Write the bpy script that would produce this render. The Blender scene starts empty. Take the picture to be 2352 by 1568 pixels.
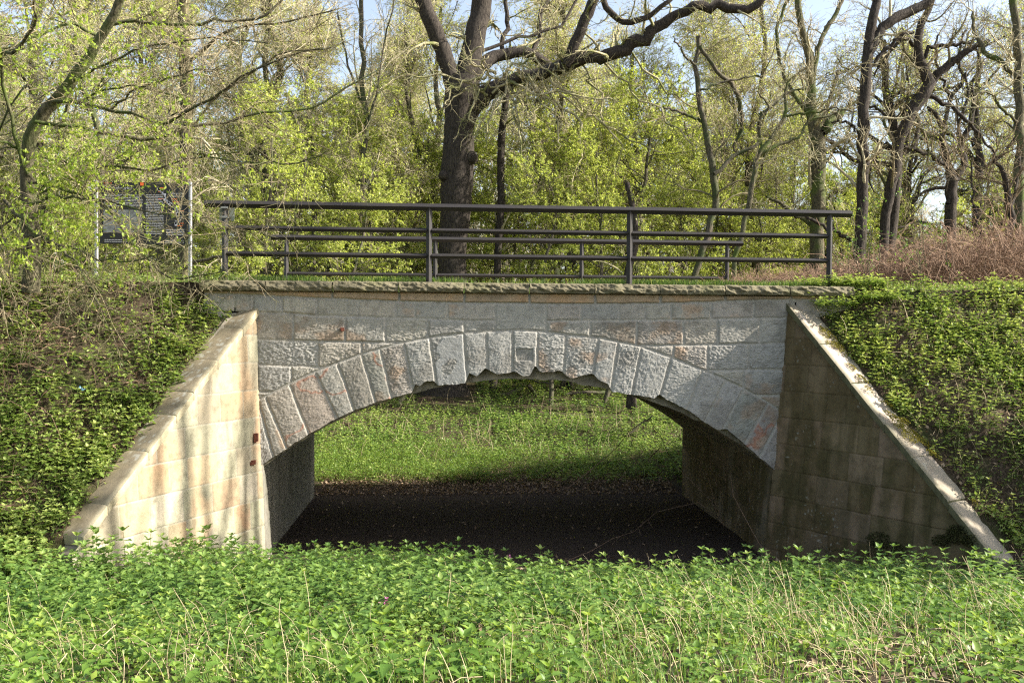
import bpy, math, random
import numpy as np
from mathutils import Vector, Matrix
R = math.radians
sc = bpy.context.scene
# ---------------------------------------------------------------- camera
F_PX = 2100.0                      # focal length in units of a 2352 px wide picture
YAW, PIT, ROLL = math.atan(143 / F_PX), math.atan(-31 / F_PX), R(0.4)
_f = np.array([math.sin(YAW) * math.cos(PIT), math.cos(YAW) * math.cos(PIT), math.sin(PIT)])
_r = np.cross(_f, [0, 0, 1]); _r /= np.linalg.norm(_r); _u = np.cross(_r, _f)
_c, _s = math.cos(ROLL), math.sin(ROLL)
_r, _u = _c * _r + _s * _u, -_s * _r + _c * _u
cam = bpy.data.objects.new('camera', bpy.data.cameras.new('camera'))
sc.collection.objects.link(cam)
cam.matrix_world = Matrix(((_r[0], _u[0], -_f[0], 0), (_r[1], _u[1], -_f[1], 0), (_r[2], _u[2], -_f[2], 0), (0, 0, 0, 1)))
cam.data.sensor_width = 36; cam.data.lens = F_PX / 2352 * 36
cam.data.clip_start = 0.1; cam.data.clip_end = 3000
sc.camera = cam
# ---------------------------------------------------------------- light
SUN = np.array([9.0, -1.25, 6.0]); SUN /= np.linalg.norm(SUN)
elev = math.asin(SUN[2]); azim = math.atan2(SUN[0], SUN[1])      # clockwise from +Y
w = bpy.data.worlds.new('World'); sc.world = w; w.use_nodes = True
nt = w.node_tree; nt.nodes.clear()
sky = nt.nodes.new('ShaderNodeTexSky'); sky.sky_type = 'NISHITA'; sky.sun_disc = False
sky.sun_elevation = elev; sky.sun_rotation = azim; sky.air_density = 1.0; sky.dust_density = 2.0; sky.ozone_density = 1.0
bg = nt.nodes.new('ShaderNodeBackground'); bg.inputs[1].default_value = 0.125
wo = nt.nodes.new('ShaderNodeOutputWorld')
wm_ = nt.nodes.new('ShaderNodeMix'); wm_.data_type = 'RGBA'; wm_.blend_type = 'MULTIPLY'; wm_.inputs[0].default_value = 1.0
wm_.inputs[7].default_value = (1.0, 1.0, 1.0, 1); hs_ = nt.nodes.new('ShaderNodeHueSaturation'); hs_.inputs['Saturation'].default_value = .72; nt.links.new(sky.outputs[0], hs_.inputs['Color']); nt.links.new(hs_.outputs[0], wm_.inputs[6]); nt.links.new(wm_.outputs[2], bg.inputs[0]); nt.links.new(bg.outputs[0], wo.inputs[0])
sun = bpy.data.objects.new('sun', bpy.data.lights.new('sun', 'SUN')); sc.collection.objects.link(sun)
sun.data.energy = 5.0; sun.data.angle = R(0.53); sun.data.color = (1.0, 0.95, 0.87)
sun.rotation_euler = Vector(-SUN).to_track_quat('-Z', 'Y').to_euler()
sun.location = tuple(SUN * 50)
sc.view_settings.view_transform = 'Standard'; sc.view_settings.look = 'None'
sc.view_settings.exposure = 1.32; sc.view_settings.gamma = 1.0
sc.render.engine = 'CYCLES'
sc.cycles.max_bounces = 6; sc.cycles.diffuse_bounces = 3; sc.cycles.glossy_bounces = 2
sc.cycles.transmission_bounces = 3; sc.cycles.transparent_max_bounces = 4
sc.cycles.caustics_reflective = False; sc.cycles.caustics_refractive = False
sc.cycles.use_denoising = False; sc.cycles.pixel_filter_type = 'BLACKMAN_HARRIS'; sc.cycles.filter_width = 1.25
sc.cycles.sample_clamp_indirect = 4.0

# ---------------------------------------------------------------- helpers
rng = np.random.default_rng(7)
def W(px, py, Y):
    d = _f + _r * (px - 1176) / F_PX - _u * (py - 784) / F_PX
    return d * (Y / d[1])
def proj(X, Y, Z):
    dx = X * _r[0] + Y * _r[1] + Z * _r[2]; du = X * _u[0] + Y * _u[1] + Z * _u[2]; df = X * _f[0] + Y * _f[1] + Z * _f[2]
    return 1176 + F_PX * dx / df, 784 - F_PX * du / df
def h2(ix, iy, seed):
    n = (ix.astype(np.int64) * 374761393 + iy.astype(np.int64) * 668265263 + seed * 1274126177) & 0x7fffffff
    n = ((n ^ (n >> 13)) * 1103515245 + 12345) & 0x7fffffff
    n = (n ^ (n >> 16)) & 0xffff
    return n / 65535.0
def vn(x, y, seed=0):
    x = np.asarray(x, float); y = np.asarray(y, float)
    ix = np.floor(x); iy = np.floor(y); fx = x - ix; fy = y - iy
    fx = fx * fx * (3 - 2 * fx); fy = fy * fy * (3 - 2 * fy)
    a = h2(ix, iy, seed); b = h2(ix + 1, iy, seed); c = h2(ix, iy + 1, seed); d = h2(ix + 1, iy + 1, seed)
    return (a * (1 - fx) + b * fx) * (1 - fy) + (c * (1 - fx) + d * fx) * fy
def fbm(x, y, seed=0, o=4):
    s = 0; a = 0.5; t = 0
    for i in range(o):
        s = s + a * vn(x * 2 ** i, y * 2 ** i, seed + i * 17); t += a; a *= 0.5
    return s / t                     # 0..1
def sstep(a, b, x):
    t = np.clip((x - a) / (b - a), 0, 1); return t * t * (3 - 2 * t)

def tag(o, label=None, cat=None, group=None, kind=None):
    if label: o['label'] = label
    if cat: o['category'] = cat
    if group: o['group'] = group
    if kind: o['kind'] = kind
    return o
def empty(name, loc, label, cat, group=None):
    o = bpy.data.objects.new(name, None); sc.collection.objects.link(o); o.location = loc
    o.empty_display_size = 0.2
    return tag(o, label, cat, group)
def mesh(name, V, faces, attrs=None, smooth=True):
    """faces: list of int arrays (k,3) or (k,4)"""
    V = np.ascontiguousarray(V, dtype=np.float32)
    if not isinstance(faces, (list, tuple)): faces = [faces]
    faces = [np.asarray(f, dtype=np.int32) for f in faces if len(f)]
    me = bpy.data.meshes.new(name)
    me.vertices.add(len(V)); me.vertices.foreach_set('co', V.ravel())
    loops = np.concatenate([f.ravel() for f in faces])
    tot = np.concatenate([np.full(len(f), f.shape[1], np.int32) for f in faces])
    st = np.concatenate([[0], np.cumsum(tot)[:-1]]).astype(np.int32)
    me.loops.add(len(loops)); me.loops.foreach_set('vertex_index', loops)
    me.polygons.add(len(tot)); me.polygons.foreach_set('loop_start', st)
    try: me.polygons.foreach_set('loop_total', tot)
    except Exception: pass
    me.polygons.foreach_set('use_smooth', np.full(len(tot), smooth, dtype=bool))
    for k, v in (attrs or {}).items():
        v = np.asarray(v, dtype=np.float32)
        if v.ndim == 1:
            a = me.attributes.new(k, 'FLOAT', 'POINT'); a.data.foreach_set('value', v)
        else:
            c = np.ones((len(v), 4), np.float32); c[:, :3] = v
            a = me.attributes.new(k, 'FLOAT_COLOR', 'POINT'); a.data.foreach_set('color', c.ravel())
    me.update(calc_edges=True); me.validate()
    return me
def obj(name, me, mat, parent=None):
    o = bpy.data.objects.new(name, me); sc.collection.objects.link(o)
    if mat is not None and len(me.materials) == 0: me.materials.append(mat)
    if parent is not None:
        o.parent = parent
        o.location = -Vector(parent.location) if parent.parent is None else (0, 0, 0)
    return o
class Acc:
    def __init__(s): s.V = []; s.F3 = []; s.F4 = []; s.A = {}; s.n = 0
    def add(s, V, F, **attrs):
        V = np.asarray(V, float); F = np.asarray(F, int)
        (s.F3 if F.shape[1] == 3 else s.F4).append(F + s.n)
        s.V.append(V); s.n += len(V)
        for k, v in attrs.items(): s.A.setdefault(k, []).append(np.asarray(v, float))
    def box(s, lo, hi, **a):
        x0, y0, z0 = lo; x1, y1, z1 = hi
        V = [(x0,y0,z0),(x1,y0,z0),(x1,y1,z0),(x0,y1,z0),(x0,y0,z1),(x1,y0,z1),(x1,y1,z1),(x0,y1,z1)]
        s.add(V, [(0,3,2,1),(4,5,6,7),(0,1,5,4),(1,2,6,5),(2,3,7,6),(3,0,4,7)], **a)
    def bar(s, p, q, ax1, ax2, r1, r2, cap=True):
        """rod from p to q, diamond or square section spanned by axes"""
        p, q, a, b = map(lambda v: np.array(v, float), (p, q, ax1, ax2))
        V = []
        for c in (p, q): V += [c + a * r1, c + b * r2, c - a * r1, c - b * r2]
        s.add(V, [(0,1,5,4),(1,2,6,5),(2,3,7,6),(3,0,4,7),(3,2,1,0),(4,5,6,7)])
    def mesh(s, name, smooth=True):
        V = np.concatenate(s.V); fs = []
        if s.F3: fs.append(np.concatenate(s.F3))
        if s.F4: fs.append(np.concatenate(s.F4))
        at = {k: np.concatenate(v) for k, v in s.A.items()}
        at = {k: v for k, v in at.items() if len(v) == len(V)}
        return mesh(name, V, fs, at, smooth)

# ---------------------------------------------------------------- materials
class NT:
    def __init__(s, name):
        s.m = bpy.data.materials.new(name); s.m.use_nodes = True; s.t = s.m.node_tree; s.t.nodes.clear()
        s.out = s.t.nodes.new('ShaderNodeOutputMaterial')
    def n(s, typ, **kw):
        o = s.t.nodes.new('ShaderNode' + typ)
        for k, v in kw.items():
            if k.startswith('i_'):
                key = k[2:]; key = int(key) if key.isdigit() else key
                if isinstance(v, tuple) and len(v) == 3 and o.inputs[key].type == 'RGBA': v = v + (1,)
                o.inputs[key].default_value = v
            else: setattr(o, k, v)
        return o
    def l(s, a, b): s.t.links.new(a, b)
    def coords(s, scale=(1, 1, 1), obj_=True):
        g = s.n('NewGeometry') if not obj_ else s.n('TexCoord'); m = s.n('Mapping')
        s.l(g.outputs['Position' if not obj_ else 'Object'], m.inputs[0]); m.inputs['Scale'].default_value = scale
        return m.outputs[0]
    def noise(s, vec, scale, detail=4, rough=0.55, dist=0):
        o = s.n('TexNoise'); o.inputs['Scale'].default_value = scale; o.inputs['Detail'].default_value = detail
        o.inputs['Roughness'].default_value = rough; o.inputs['Distortion'].default_value = dist
        s.l(vec, o.inputs['Vector']); return o.outputs[0]
    def ramp(s, fac, stops):
        o = s.n('ValToRGB'); s.l(fac, o.inputs[0]); e = o.color_ramp.elements
        while len(e) < len(stops): e.new(0.5)
        for q, (p, c) in zip(e, stops): q.position = p; q.color = tuple(c) + (1,) if len(c) == 3 else c
        return o.outputs[0]
    def mix(s, fac, a, b, mode='MIX'):
        o = s.n('Mix'); o.data_type = 'RGBA'; o.blend_type = mode
        for i, v in ((0, fac), (6, a), (7, b)):
            if hasattr(v, 'links') or isinstance(v, bpy.types.NodeSocket): s.l(v, o.inputs[i])
            else: o.inputs[i].default_value = v if i == 0 else tuple(v) + (1,)
        return o.outputs[2]
    def bump(s, h, strength, dist=0.01, normal=None):
        b = s.n('Bump'); b.inputs['Strength'].default_value = strength; b.inputs['Distance'].default_value = dist
        s.l(h, b.inputs['Height'])
        if normal is not None: s.l(normal, b.inputs['Normal'])
        return b.outputs[0]
    def pbr(s, col, rough=0.8, normal=None, metal=0.0, spec=0.3):
        p = s.n('BsdfPrincipled')
        if isinstance(col, bpy.types.NodeSocket): s.l(col, p.inputs['Base Color'])
        else: p.inputs['Base Color'].default_value = tuple(col) + (1,)
        p.inputs['Roughness'].default_value = rough; p.inputs['Metallic'].default_value = metal
        p.inputs['Specular IOR Level'].default_value = spec
        if normal is not None: s.l(normal, p.inputs['Normal'])
        s.l(p.outputs[0], s.out.inputs[0]); return s.m

def mat_stone(name, bump=0.5, fine=160):
    t = NT(name); a = t.n('Attribute', attribute_name='col')
    v = t.coords((1, 1, 1))
    n1 = t.noise(v, 9, 6, 0.6); n2 = t.noise(v, fine, 3, 0.6); n3 = t.noise(v, 38, 4, .6)
    c = t.mix(0.75, a.outputs[0], t.ramp(n1, [(0.3, (.62, .6, .57)), (0.5, (1, 1, 1)), (0.72, (1.12, 1.08, 1.02))]), 'MULTIPLY')
    c = t.mix(0.8, c, t.ramp(n2, [(0.3, (.72, .72, .72)), (0.55, (1.05, 1.05, 1.05))]), 'MULTIPLY')
    nb = t.bump(n2, bump, 0.006); nb = t.bump(n3, bump, 0.012, nb)
    return t.pbr(c, 0.92, nb, spec=0.15)
def mat_leaf(name, stops, trans=0.42, rough=0.45):
    t = NT(name); a = t.n('Attribute', attribute_name='rnd')
    c = t.ramp(a.outputs['Fac'], stops)
    p = t.n('BsdfPrincipled'); t.l(c, p.inputs['Base Color']); p.inputs['Roughness'].default_value = rough
    p.inputs['Specular IOR Level'].default_value = 0.35
    tr = t.n('BsdfTranslucent'); cc = t.mix(1.0, c, (1.2, 1.2, .7), 'MULTIPLY'); t.l(cc, tr.inputs[0])
    m = t.n('MixShader'); m.inputs[0].default_value = trans
    t.l(p.outputs[0], m.inputs[1]); t.l(tr.outputs[0], m.inputs[2]); t.l(m.outputs[0], t.out.inputs[0])
    return t.m
def mat_bark(name, c1, c2, moss=None, bump=1.0, sc_=1.0):
    t = NT(name); v = t.coords((1, 1, .22)); v2 = t.coords((1, 1, 1))
    n = t.noise(v, 34 * sc_, 5, .65, .6); n2 = t.noise(v2, 1.6, 4)
    c = t.ramp(n, [(.35, c1), (.62, c2)])
    if moss: c = t.mix(t.ramp(n2, [(.45, (0, 0, 0)), (.62, (1, 1, 1))]), c, moss)
    return t.pbr(c, .9, t.bump(n, bump, .03), spec=.15)
def mat_plain(name, col, rough=.6, metal=0, var=.25, scale=8, spec=.4, bump=.15):
    t = NT(name); v = t.coords(); n = t.noise(v, scale, 5)
    c = t.mix(1.0, col, t.ramp(n, [(.3, (1 - var,) * 3), (.7, (1 + var,) * 3)]), 'MULTIPLY')
    return t.pbr(c, rough, t.bump(n, bump, .004), metal, spec)

M = {}
M['stone'] = mat_stone('weathered_sandstone', .6)
M['smooth_stone'] = mat_stone('dressed_sandstone', .22, 220)
M['coping'] = mat_stone('rock_faced_sandstone', .9)
M['steel'] = mat_plain('brown_painted_steel', (.12, .105, .095), .42, .25, .12, 30)
def _steel():
    t = NT('painted_steel'); v = t.coords(); n = t.noise(v, 6, 6); n2 = t.noise(v, 60, 3)
    c = t.mix(t.ramp(n, [(.5, (0, 0, 0)), (.75, (.6, .6, .6))]), (.03, .026, .024), (.04, .036, .02))
    c = t.mix(t.ramp(n2, [(.64, (0, 0, 0)), (.72, (.3, .3, .3))]), c, (.2, .19, .15))
    return t.pbr(c, .5, t.bump(n2, .1, .002), 0.0, .3)
M['steel'] = _steel()
M['bark'] = mat_bark('dark_oak_bark', (.016, .013, .011), (.085, .07, .055), None, 1.0, 1.0)
M['bark_moss'] = mat_bark('mossy_bark', (.03, .027, .018), (.17, .15, .09), (.09, .12, .03), .8)
M['bark_grey'] = mat_bark('grey_bark', (.035, .03, .022), (.17, .145, .1), (.07, .085, .035), .9)
M['bark_lit'] = mat_bark('olive_bark', (.02, .018, .01), (.20, .17, .09), None, .9, .8)
M['twig'] = mat_bark('sunlit_twigs', (.22, .19, .10), (.56, .49, .30), (.16, .17, .06), .2, 1.5)
M['twig_tan'] = mat_bark('tan_twigs', (.26, .22, .13), (.62, .55, .36), None, .2, 1.5)
M['twig_dark'] = mat_bark('dark_twigs', (.13, .10, .06), (.40, .33, .20), (.09, .10, .04), .2, 1.5)
M['bramble'] = mat_bark('dry_bramble_canes', (.13, .08, .05), (.40, .265, .175), None, .2, 2)
M['vine'] = mat_bark('brown_vine_stems', (.10, .075, .045), (.30, .23, .14), None, .2, 2)
M['straw'] = mat_plain('dry_straw', (.50, .40, .23), .7, 0, .3, 12)
M['nettle'] = mat_leaf('nettle_leaves', [(0, (.05, .115, .024)), (.45, (.125, .22, .045)), (.8, (.21, .315, .07)), (1, (.33, .41, .11))], .38)
M['bank'] = mat_leaf('sunlit_bank_leaves', [(0, (.08, .145, .03)), (.55, (.21, .30, .065)), (1, (.40, .45, .14))], .4)
M['herb'] = mat_leaf('bright_herbs', [(0, (.06, .14, .022)), (.6, (.17, .28, .045)), (1, (.32, .41, .08))], .4)
M['spring'] = mat_leaf('spring_leaves', [(0, (.16, .25, .03)), (.6, (.33, .43, .06)), (1, (.50, .54, .13))], .5)
M['forest'] = mat_leaf('young_beech_leaves', [(0, (.24, .30, .06)), (.55, (.46, .52, .13)), (1, (.62, .63, .26))], .52)
M['grass'] = mat_leaf('grass_blades', [(0, (.09, .18, .03)), (.7, (.21, .33, .065)), (1, (.42, .40, .18))], .4)
M['litter'] = mat_leaf('dead_leaves', [(0, (.10, .06, .035)), (.5, (.26, .17, .10)), (1, (.46, .34, .22))], .15, .7)
M['moss'] = mat_leaf('yellow_moss', [(0, (.10, .09, .01)), (.6, (.26, .22, .02)), (1, (.42, .36, .05))], .1, .9)
M['moss_dark'] = mat_leaf('dark_moss', [(0, (.02, .022, .006)), (1, (.09, .09, .025))], .1, .9)
M['pink'] = mat_leaf('pink_petals', [(0, (.45, .10, .28)), (1, (.6, .2, .4))], .3)
M['rust'] = mat_plain('rusty_iron', (.17, .055, .03), .85, 0, .4, 60)
M['pole'] = mat_plain('galvanised_pole', (.36, .35, .33), .35, .6, .1, 20)

# ---------------------------------------------------------------- terrain
YF, YB = 12.8, 17.8                       # front and rear face of the bridge
LC, RC = (-2.67, 12.8, .26), (4.84, 12.8, .377)      # top corners of the wings
LK, RK = .443, -.565                      # plan slope dx/dy of the wings
LM, RM = .847, 1.03                       # fall of the copings per metre of y
LEND, REND = 9.98, 10.0
def floor_z(x, y):
    f = np.where(y > 12, -3.28, -3.28 + .205 * (12 - y))
    f = np.where(y < 4, -1.64 + .03 * (4 - y), f)
    b = np.where(y > 18, -3.28 + .108 * (y - 18), -3.28)
    b = np.where(y > 30, -1.98 + .004 * (y - 30), b)
    z = np.where(y > 15, b, f)
    return z + .14 * (fbm(x * .6, y * .6, 3) - .5) * sstep(18, 21, np.abs(y - 0) * 0 + np.where(y > 15, y, 30 - y))
def ground_z(x, y):
    x = np.asarray(x, float); y = np.asarray(y, float)
    fz = floor_z(x, y)
    # front bank
    xl = LC[0] + LK * (y - YF) + .034 * (YF - y); xr = RC[0] + RK * (y - YF) - .086 * (YF - y)
    ol = (xl - x) ; orr = (x - xr)                 # distance outside each wing
    d = YF - y
    zl = LC[2] - LM * (d + .40 * np.clip(ol, 0, .5)) ; zr = RC[2] - RM * (d + .42 * np.clip(orr, 0, .5))
    bl = .47 - .085 * np.clip(d, 0, 3); br_ = .47 - .045 * np.clip(d, 0, 3); zl = zl + .36 * sstep(.5, 1.7, ol) - .03 + .10 * sstep(bl - .08, bl + .08, ol); zr = zr + .26 * sstep(.5, 1.4, orr) - .04 + .10 * sstep(br_ - .08, br_ + .08, orr)
    bankl = np.minimum(zl, .60); bankr = np.minimum(zr, .60)
    bump = .16 * (fbm(x * .9 + 7, y * .9, 11) - .5)
    inl = sstep(.12, .26, ol); inr = sstep(.12, .26, orr)
    bank = np.where(x < 1, bankl, bankr) + bump * sstep(.5, 1.2, np.where(x < 1, ol, orr)) * sstep(12.7, 12.0, y)
    k = np.where(x < 1, inl, inr)
    # rear bank
    db = y - YB
    bankb = np.minimum(.60 - .8 * db, .60) + bump
    xlb = -2.6 - .45 * db; xrb = 4.62 + .45 * db
    kb = np.where(x < 1, sstep(.12, .26, xlb - x), sstep(.12, .26, x - xrb))
    kin = np.where(x < 1, sstep(.12, .26, -2.6 - x), sstep(.12, .26, x - 4.62))
    top = .60 + .03 * (fbm(x, y, 5) - .5)
    z = np.where(y < YF, np.where(k > 0, np.maximum(fz, bank) * k + fz * (1 - k), fz),
        np.where(y > YB, np.maximum(fz, bankb * kb + fz * (1 - kb)), top * kin + fz * (1 - kin)))
    return z
def build_ground():
    def axis(a, b, fine0, fine1, h, hc):
        lo = np.arange(a, fine0, hc); mid = np.arange(fine0, fine1, h); hi = np.arange(fine1, b + hc, hc)
        return np.concatenate([lo, mid, hi])
    xs = np.concatenate([[-400, -200, -120, -80], axis(-60, 60, -12, 14, .09, 1.5), [80, 120, 200, 400]])
    ys = np.concatenate([[-60, -30], axis(-15, 40, 2, 24, .09, .6), np.arange(42, 120, 3), [150, 250, 400, 800]])
    X, Y = np.meshgrid(xs, ys); Z = ground_z(X, Y)
    Z = Z + .05 * (fbm(X * 3, Y * 3, 9) - .5) * ((Y < YF) | (Y > YB + .6))
    n, m = X.shape; idx = np.arange(n * m).reshape(n, m)
    F = np.stack([idx[:-1, :-1], idx[:-1, 1:], idx[1:, 1:], idx[1:, :-1]], -1).reshape(-1, 4)
    t = NT('soil_and_litter'); v = t.coords(); n1 = t.noise(v, 2.2, 6, .6); n2 = t.noise(v, 28, 5, .7); n3 = t.noise(v, 90, 3, .7)
    c = t.ramp(n2, [(.3, (.035, .025, .016)), (.5, (.09, .065, .042)), (.68, (.22, .16, .105))])
    c = t.mix(t.ramp(n1, [(.46, (0, 0, 0)), (.6, (.75, .75, .75))]), c, (.07, .085, .025))
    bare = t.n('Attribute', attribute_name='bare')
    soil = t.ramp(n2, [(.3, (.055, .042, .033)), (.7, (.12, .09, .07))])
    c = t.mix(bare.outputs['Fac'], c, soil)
    t.pbr(c, .95, t.bump(n3, .8, .03, t.bump(n2, .9, .06)), spec=.1)
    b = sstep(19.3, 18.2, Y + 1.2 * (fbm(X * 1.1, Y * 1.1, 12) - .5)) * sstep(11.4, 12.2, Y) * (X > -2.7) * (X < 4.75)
    me = mesh('ground', np.stack([X, Y, Z], -1).reshape(-1, 3), F, {'bare': b.ravel()})
    tag(obj('ground', me, t.m), kind='structure')
build_ground()

# ---------------------------------------------------------------- bridge masonry
def cpix(X, Y, Z):
    px, py = proj(X, Y, Z); return (px - 574.2) / .3478, (py - 602.9) / .3478
D6 = 1981
ROWS = [  # bed lines, top to bottom, in masonry survey units
 [(-400, 178), (0, 180), (2146, 190), (D6 + 730, 197), (D6 + 1560, 205), (D6 + 2100, 208)],
 [(-400, 205), (45, 215), (430, 235), (700, 247), (1000, 258), (1400, 266), (2146, 275), (D6 + 450, 275), (D6 + 800, 268), (D6 + 1070, 260), (D6 + 1340, 250), (D6 + 2100, 240)],
 [(-400, 325), (45, 330), (280, 335), (440, 350), (720, 357), (960, 365), (1200, 372), (1400, 383), (1970, 385), (D6 + 380, 382), (D6 + 1060, 375), (D6 + 1300, 367), (D6 + 2100, 360)],
 [(-400, 500), (45, 505), (280, 515), (620, 523), (890, 527), (1400, 540), (2200, 560), (D6 + 590, 549), (D6 + 880, 545), (D6 + 1380, 535), (D6 + 2100, 525)],
 [(-400, 660), (50, 672), (280, 682), (440, 690), (1500, 730), (D6 + 1050, 712), (D6 + 1550, 705), (D6 + 2100, 700)],
 [(-400, 850), (50, 850), (1500, 880), (D6 + 1390, 875), (D6 + 2100, 870)],
]
JNT = [
 [-140, 105, 545, 985, 1415, 1845, D6 + 298, D6 + 728, D6 + 1155, D6 + 1590, D6 + 1900],
 [-100, 20, 215, 440, 715, 965, 1090, 1305, 1620, 1955, D6 + 205, D6 + 455, D6 + 630, D6 + 800, D6 + 1065, D6 + 1345, D6 + 1620, D6 + 1900],
 [45, 285, 630, 895, 1175, 1415, 1620, 1960, D6 + 265, D6 + 570, D6 + 880, D6 + 1105, D6 + 1385, D6 + 1600],
 [50, 450, 735, D6 + 815, D6 + 1040, D6 + 1310, D6 + 1560],
 [50, 275, 500, D6 + 1075, D6 + 1275, D6 + 1560],
 [D6 + 1390]]
EXT = [(-80, 960), (55, 905), (165, 850), (270, 795), (500, 690), (735, 605), (960, 540), (1175, 495), (1410, 465), (1620, 450), (1780, 446), (1960, 457), (D6 + 105, 475), (D6 + 320, 497), (D6 + 590, 550), (D6 + 800, 625), (D6 + 1020, 712), (D6 + 1280, 830), (D6 + 1440, 925), (D6 + 1560, 1000), (D6 + 1700, 1100)]
JR = [((60, 930), (155, 1285)), ((110, 905), (240, 1215)), ((265, 815), (385, 1125)), ((435, 735), (575, 1020)), ((580, 665), (690, 975)), ((735, 608), (830, 920)), ((860, 575), (935, 895)), ((1015, 530), (1080, 855)), ((1185, 495), (1230, 810)), ((1410, 465), (1435, 780)), ((1560, 450), (1570, 775)), ((1735, 448), (1732, 765)), ((1900, 452), (1893, 765)), ((2085, 472), (2068, 785)), ((D6 + 320, 497), (D6 + 283, 735)), ((D6 + 452, 515), (D6 + 400, 850)), ((D6 + 604, 555), (D6 + 540, 870)), ((D6 + 800, 625), (D6 + 725, 890)), ((D6 + 1005, 708), (D6 + 905, 980)), ((D6 + 1160, 775), (D6 + 1020, 1055)), ((D6 + 1280, 832), (D6 + 1140, 1100)), ((D6 + 1440, 928), (D6 + 1285, 1200)), ((D6 + 1530, 1000), (D6 + 1380, 1290))]
RAG = [(-50, 1440), (20, 1385), (60, 1350), (150, 1285), (240, 1225), (400, 1125), (575, 1025), (690, 975), (830, 922), (935, 895), (1079, 856), (1081, 800), (1120, 815), (1150, 786), (1222, 776), (1230, 808), (1340, 805), (1434, 792), (1436, 722), (1500, 750), (1558, 690), (1571, 706), (1625, 736), (1722, 725), (1733, 712), (1800, 745), (1848, 745), (1889, 660), (1896, 705), (1925, 722), (2060, 712), (2085, 745), (2121, 765), (2180, 745), (D6 + 286, 730), (D6 + 320, 778), (D6 + 392, 800), (D6 + 400, 848), (D6 + 540, 870), (D6 + 690, 895), (D6 + 722, 866), (D6 + 760, 900), (D6 + 890, 960), (D6 + 935, 985), (D6 + 1005, 1045), (D6 + 1110, 1105), (D6 + 1160, 1092), (D6 + 1230, 1152), (D6 + 1280, 1190), (D6 + 1310, 1222), (D6 + 1497, 1380), (D6 + 1560, 1430), (D6 + 1640, 1490)]
def poly(tab, x):
    a = np.array(tab, float); return np.interp(x, a[:, 0], a[:, 1])
CU = .3478 / 164.0                       # metres per survey unit
PAL = np.array([(.40, .36, .29), (.36, .335, .29), (.40, .37, .31), (.44, .37, .28), (.38, .33, .27), (.33, .315, .285), (.46, .41, .32), (.42, .35, .29), (.36, .34, .31)])
def tint(ids, pal, seed):
    k = np.mod((ids * 7919 + seed * 104729), 9973).astype(int)
    r = np.random.default_rng(seed); tab = r.integers(0, len(pal), 9973); br = r.uniform(.86, 1.14, 9973)
    return pal[tab[k]] * br[k][:, None], (tab[k] / len(pal)), br[k]

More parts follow.
